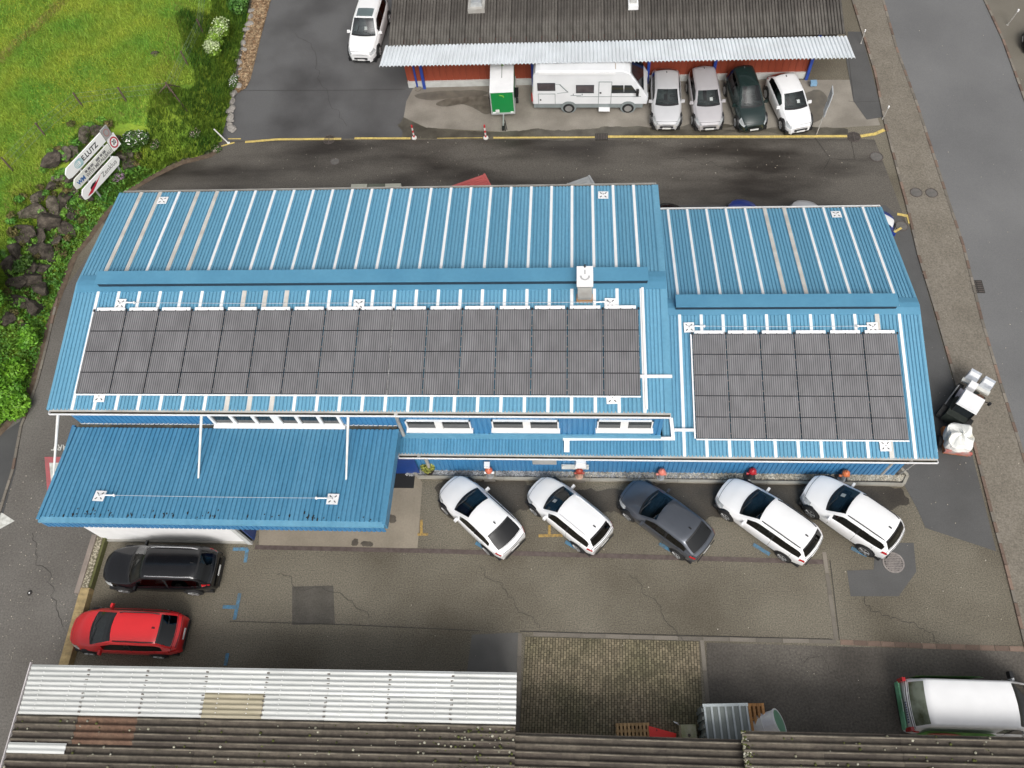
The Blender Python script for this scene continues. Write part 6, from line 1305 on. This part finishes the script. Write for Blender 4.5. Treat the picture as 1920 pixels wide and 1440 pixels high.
# boulders
ROCK = mat("boulder_stone", (0.052, 0.042, 0.031), (0.15, 0.13, 0.10), scale=2.2, rough=.95, fine=.35, fscale=9, detail=8, bump=.6)
ROCKD = mat("dark_boulder_stone", (0.032, 0.025, 0.019), (0.10, 0.082, 0.064), scale=2.2, rough=.95, fine=.35, fscale=9, detail=8, bump=.6)
import bmesh
def rock_mesh(seed, m):
    r_ = random.Random(seed); bm = bmesh.new(); bmesh.ops.create_icosphere(bm, subdivisions=2, radius=1)
    pl_ = [(Vector((r_.gauss(0, 1), r_.gauss(0, 1), r_.gauss(0, 1))).normalized(), r_.uniform(.42, .78)) for _ in range(8)]
    for v in bm.verts:
        for n_, d_ in pl_:
            e = v.co.dot(n_) - d_
            if e > 0: v.co -= n_ * e
        v.co *= 1 + r_.uniform(-.035, .035)
    me = bpy.data.meshes.new("boulder"); bm.to_mesh(me); bm.free(); me.materials.append(m); return me
rocks = [(88, 412, 1.0), (60, 396, .7), (45, 432, .6), (104, 386, .75), (122, 372, .6), (140, 357, .5), (100, 300, .7), (118, 286, .6), (24, 468, .6), (70, 468, .8), (48, 496, .7), (92, 478, .8), (58, 524, .7), (118, 430, .6), (138, 405, .5), (205, 300, .6), (226, 290, .5), (190, 318, .5), (238, 306, .55), (160, 252, .65), (184, 246, .6), (136, 282, .55), (38, 452, .5), (76, 545, .7), (30, 530, .6), (105, 448, .6), (82, 500, .6), (150, 330, .55), (128, 335, .6), (75, 440, .7), (35, 565, .6), (60, 580, .6), (20, 500, .6), (112, 335, .5), (95, 350, .6), (70, 370, .5), (215, 262, .45), (245, 286, .4), (160, 372, .45), (15, 600, .6), (45, 620, .5)]
rw = thing("boulder_wall", "rough retaining wall of dark boulders below the company sign", "rock wall", (0, 0, 0))
rms = [rock_mesh(s, ROCK if s % 2 else ROCKD) for s in range(8)]
for i, (px, py, s) in enumerate(rocks):
    c = GT_(px, py, s * .2); o = link("boulder", rms[(i * 3) % 8 if py < 430 else ((i * 3) % 4) * 2], rw, (c[0], c[1], c[2] - s * .05), (random.uniform(-.4, .4), random.uniform(-.4, .4), random.uniform(0, 6))); s *= 1.0; o.scale = (s * random.uniform(.8, 1.35), s * random.uniform(.65, 1.05), s * random.uniform(.55, .9))
st_ = thing("bank_stones", "row of pale stones at the foot of the bank beside the upper lane", "stones", (0, 0, 0)); PALE = mat("pale_stone", (0.32, 0.30, 0.27), (0.22, 0.2, 0.18), scale=3, rough=.9, fine=.25); prm = [rock_mesh(s, PALE) for s in (21, 22, 23)]
for i in range(22):
    t = i / 21; px, py = (np.interp(t, [0, .35, .6, 1], [428, 432, 446, 470]), np.interp(t, [0, .35, .6, 1], [245, 200, 120, 20])); c = P(px + random.uniform(-4, 3), py, .1); o = link("stone", prm[i % 3], st_, (c[0] + .1, c[1], .08), (0, 0, random.uniform(0, 6))); k = random.uniform(.12, .34); o.scale = (k, k * .8, k * .6)
c = GT_(292, 102); t = thing("meadow_stone", "dark flat rock lying in the meadow", "rock", (c[0], c[1], c[2])); o = link("rock", rms[2], t, (0, 0, .02)); o.scale = (.32, .28, .18)
# small plants growing in the gaps of the boulder wall
gp = []
for ch in rw.children:
    for k in range(random.choice((2, 3, 3, 4))):
        a_ = random.uniform(0, 6.28); r_ = random.uniform(.35, .75); x_, y_ = ch.location.x + r_ * math.cos(a_), ch.location.y + r_ * math.sin(a_); gp.append((x_, y_, float(TZ(x_, y_)[0]) + random.uniform(.12, .4), random.uniform(.15, .35), random.uniform(.15, .35), random.uniform(.08, .2), 1))
o = link("gap_plants", quads_mesh("gap_plants", leaf_cloud(gp[::2], 8000, .09, .6), IVY)); o["kind"] = 'stuff'
o = link("gap_moss", quads_mesh("gap_moss", leaf_cloud(gp[1::2], 8000, .075, .6), mat("brown_green_leaf", (0.09, 0.10, 0.025), (0.17, 0.13, 0.05), scale=2, rough=.8, leaf=.2, island=.5))); o["kind"] = 'stuff'
# bushes
def bush(name, label, cat, px, py, blobs, n, size, m, extra=None, dz=0.0, stems=True, flat=.2):
    c = GT_(px, py); t = thing(name, label, cat, (c[0], c[1], c[2] + dz)); link("foliage", quads_mesh("foliage", leaf_cloud(blobs, n, size, flat), m), t)
    if stems:
        b = MB()
        for k in range(5): bb = random.choice(blobs); b.tube((0, 0, -.1), (bb[0], bb[1], bb[2]), .03, 5, r2=.012)
        b.build("stem", mat("bark", (0.06, 0.045, 0.03), rough=.9), t, off=(0, 0, 0))
    if extra: 
        bl, nn, ss, mm, nm = extra; link(nm, quads_mesh(nm, leaf_cloud(bl, nn, ss, .6, elong=1.0), mm), t)
    return t
LEAFB = mat("bright_tree_leaf", (0.105, 0.30, 0.024), (0.21, 0.42, 0.035), scale=1.2, rough=.55, leaf=.3, island=.45); LEAFM = mat("shrub_leaf", (0.045, 0.115, 0.018), (0.09, 0.17, 0.025), scale=1.4, rough=.6, leaf=.25, island=.45)
WFL = mat("white_petal", (0.78, 0.78, 0.74), (0.68, 0.68, 0.62), rough=.6, island=.15); PFL = mat("pink_petal", (0.46, 0.30, 0.42), (0.34, 0.2, 0.32), rough=.6, island=.3); CFL = mat("cream_blossom", (0.50, 0.56, 0.34), (0.40, 0.5, 0.22), rough=.6, island=.3)
def blobset(k, R, zc, rr):
    return [(random.gauss(0, R * .45), random.gauss(0, R * .45), zc + random.uniform(-.3, .35) * R, rr * random.uniform(.6, 1.1), rr * random.uniform(.6, 1.1), rr * random.uniform(.45, .8), random.uniform(.6, 1.2)) for _ in range(k)]
c = P(-2, 600, 1.0); t = thing("young_tree", "bright green leafy tree cut off by the left edge beside the boulders", "tree", (c[0] - .4, c[1], float(TZ(c[0] - .4, c[1])[0])))
bl = [(0, 0, 2.4, 1.0, 1.0, .8, 1), (.7, .9, 2.0, .8, .7, .6, .8), (.8, -.6, 1.8, .8, .8, .6, .8), (.2, 1.9, 1.8, .8, .8, .6, .7), (-.8, .5, 2.6, .9, .9, .7, .8), (-.2, -1.6, 1.7, .9, .8, .6, .8), (1.1, .1, 1.3, .6, .6, .5, .5), (-.7, -1.0, 2.2, .8, .8, .6, .7)]
link("crown", quads_mesh("crown", leaf_cloud(bl, 9000, .13, .5), LEAFB), t)
b = MB(); b.tube((0, 0, -.2), (0, .1, 1.5), .11, 8, r2=.07)
for q_ in bl: b.tube((0, .1, 1.2), (q_[0] * .8, q_[1] * .8, q_[2]), .05, 6, r2=.015)
b.build("trunk", mat("bark", (0.06, 0.045, 0.03), rough=.9), t)
bush("leafy_shrub", "bright green shrub at the bank foot near the left edge", "shrub", 15, 745, [(0, 0, .5, 1.2, .9, .5, 1), (.8, -.6, .3, .7, .8, .4, .8), (-.9, .6, .7, 1, .9, .6, 1), (-.4, -1.1, .3, .9, .7, .4, .6), (.2, 1.2, .5, .7, .8, .4, .6)], 6000, .11, LEAFB)
bush("leafy_shrub", "small dark green shrub among the boulders above the ground cover", "shrub", 52, 505, blobset(4, .5, .5, .42), 1500, .10, LEAFM)
bush("leafy_shrub", "small bright shrub among the lower boulders beside the tree", "shrub", 62, 650, blobset(5, .6, .5, .5), 2200, .11, LEAFB)
bush("flowering_shrub", "green shrub dotted with white flowers right of the company sign", "flowering shrub", 256, 274, [(0, 0, .5, .62, .62, .45, 1), (.4, .2, .4, .5, .5, .4, .7), (-.35, -.3, .35, .45, .45, .35, .6)], 2200, .09, LEAFM, ([(0, 0, .62, .66, .66, .42, 1), (.4, .2, .5, .54, .54, .40, .7)], 260, .075, WFL, "blossom"))
bush("flowering_shrub", "low cushion of pink flowers at the foot of the sign bank", "flowering shrub", 224, 336, [(0, 0, .15, .42, .38, .2, 1)], 500, .08, LEAFM, ([(0, 0, .24, .44, .40, .18, 1)], 420, .06, PFL, "blossom"), stems=False)
bush("flowering_shrub", "pinkish flower patch among grass between sign and pale pole", "flowering shrub", 294, 276, [(0, 0, .2, .3, .4, .2, 1)], 350, .08, LEAFM, ([(0, 0, .3, .3, .4, .2, 1)], 120, .05, mat("dusty_pink_petal", (0.5, 0.38, 0.36), rough=.7, island=.3), "blossom"), stems=False)
bush("flowering_shrub", "faint pink flower patch on the dark grassy bank near the pale pole", "flowering shrub", 369, 256, [(0, 0, .2, .35, .35, .2, 1)], 350, .08, LEAFM, ([(0, 0, .3, .35, .35, .2, 1)], 90, .05, mat("dusty_pink_petal", (0.5, 0.38, 0.36), rough=.7, island=.3), "blossom"), stems=False)
bush("flowering_shrub", "pale flower tuft at the end of the yellow line by the pole", "flowering shrub", 408, 283, [(0, 0, .15, .3, .25, .15, 1)], 250, .07, LEAFM, ([(0, 0, .2, .3, .25, .15, 1)], 110, .05, mat("dusty_pink_petal", (0.5, 0.38, 0.36), rough=.7, island=.3), "blossom"), stems=False)
bush("flowering_shrub", "pink flowers trailing over the boulders left of the drive", "flowering shrub", 130, 398, [(0, 0, .2, .3, .5, .2, 1)], 350, .07, LEAFM, ([(0, 0, .3, .3, .5, .2, 1)], 160, .05, mat("dusty_pink_petal", (0.5, 0.38, 0.36), rough=.7, island=.3), "blossom"), stems=False)
bush("elder_bush", "cream flowering elder bush on the bank beside the upper lane", "bush", 410, 92, [(0, 0, .7, .55, .6, .5, 1), (.25, .9, .8, .5, .55, .5, .9), (-.05, -.7, .5, .5, .45, .4, .8)], 2000, .10, mat("lime_leaf", (0.13, 0.25, 0.02), (0.2, 0.32, 0.03), scale=2, rough=.6, island=.35), ([(-.05, -.65, .75, .55, .5, .4, 1.3), (.3, 1.0, 1.0, .55, .6, .4, .8), (.1, .2, .95, .5, .5, .4, .5)], 1500, .085, CFL, "blossom"))
bush("leafy_shrub", "bright green shrub on the bank at the top edge beside the upper lane", "shrub", 452, 20, [(0, 0, .6, .7, .9, .6, 1), (-.3, 1.1, .7, .8, .8, .6, 1)], 2600, .10, mat("fresh_leaf", (0.05, 0.15, 0.02), (0.09, 0.2, 0.03), scale=1.5, rough=.55, island=.4))
bush("flowering_shrub", "white umbels at the end of the leaf strip beside the upper lane", "flowering shrub", 441, 160, [(0, 0, .25, .25, .6, .2, 1)], 350, .07, LEAFM, ([(0, 0, .4, .25, .6, .15, 1)], 130, .05, WFL, "blossom"), stems=False)
# pasture fence
fp = [GT_(*q) for q in ((24, 320), (86, 256), (155, 200), (237, 190), (325, 180), (352, 122), (381, 62), (389, -10), (392, -70))]
ft = thing("pasture_fence", "wooden post and wire fence curving along the meadow edge", "fence", (0, 0, 0)); POSTM = mat("fence_post_wood", (0.085, 0.055, 0.045), (0.13, 0.09, 0.07), scale=4, rough=.9)
for i, p in enumerate(fp):
    MB().tube((p[0], p[1], p[2] - .1), (p[0], p[1], p[2] + 1.0), .05, 7).build("post", POSTM, ft, off=(0, 0, 0))
    if i == 4:
        for dx_, dy_ in ((.7, -.6), (-.7, -.5), (.1, .9)): MB().tube((p[0] + dx_, p[1] + dy_, float(TZ(p[0] + dx_, p[1] + dy_)[0])), (p[0], p[1], p[2] + .85), .04, 6).build("brace", POSTM, ft, off=(0, 0, 0))
WIRE = mat("fence_wire", (0.22, 0.30, 0.22), rough=.5, metallic=.2)
for hgt in (.3, .65, .95):
    b = MB()
    for a, c in zip(fp[:-1], fp[1:]): b.tube((a[0], a[1], a[2] + hgt), (c[0], c[1], c[2] + hgt), .006, 4)
    b.build("wire", WIRE, ft, off=(0, 0, 0))
b = MB()
for a, c in zip(fp[:-1], fp[1:]):
    n = int(np.linalg.norm(c - a) / .22)
    for i in range(n): p = a + (c - a) * i / n; b.tube((p[0], p[1], p[2] + .2), (p[0], p[1], p[2] + .95), .005, 3, cap=False)
o = b.build("wire_mesh", WIRE, ft, off=(0, 0, 0)); o["kind"] = 'stuff'
# dark parking corner left of the drive kerb
sheet("side_asphalt", G((-160, 945), (-160, 900), (0, 815), (38, 790), (44, 775), (30, 880), (0, 985), (-60, 1150)), .010, mat("dark_corner_asphalt", (0.052, 0.052, 0.052), (0.07, 0.07, 0.068), scale=.6, rough=.75, fine=.15))
kerb_run(G((108, 560), (90, 640), (72, 712), (52, 770), (40, 800), (25, 880), (0, 960), (-20, 1030)), bpy.data.objects["drive"], z=.0, red=.2)
for o in list(COL.objects):
    if o.name.startswith("gravel_bed"): pass
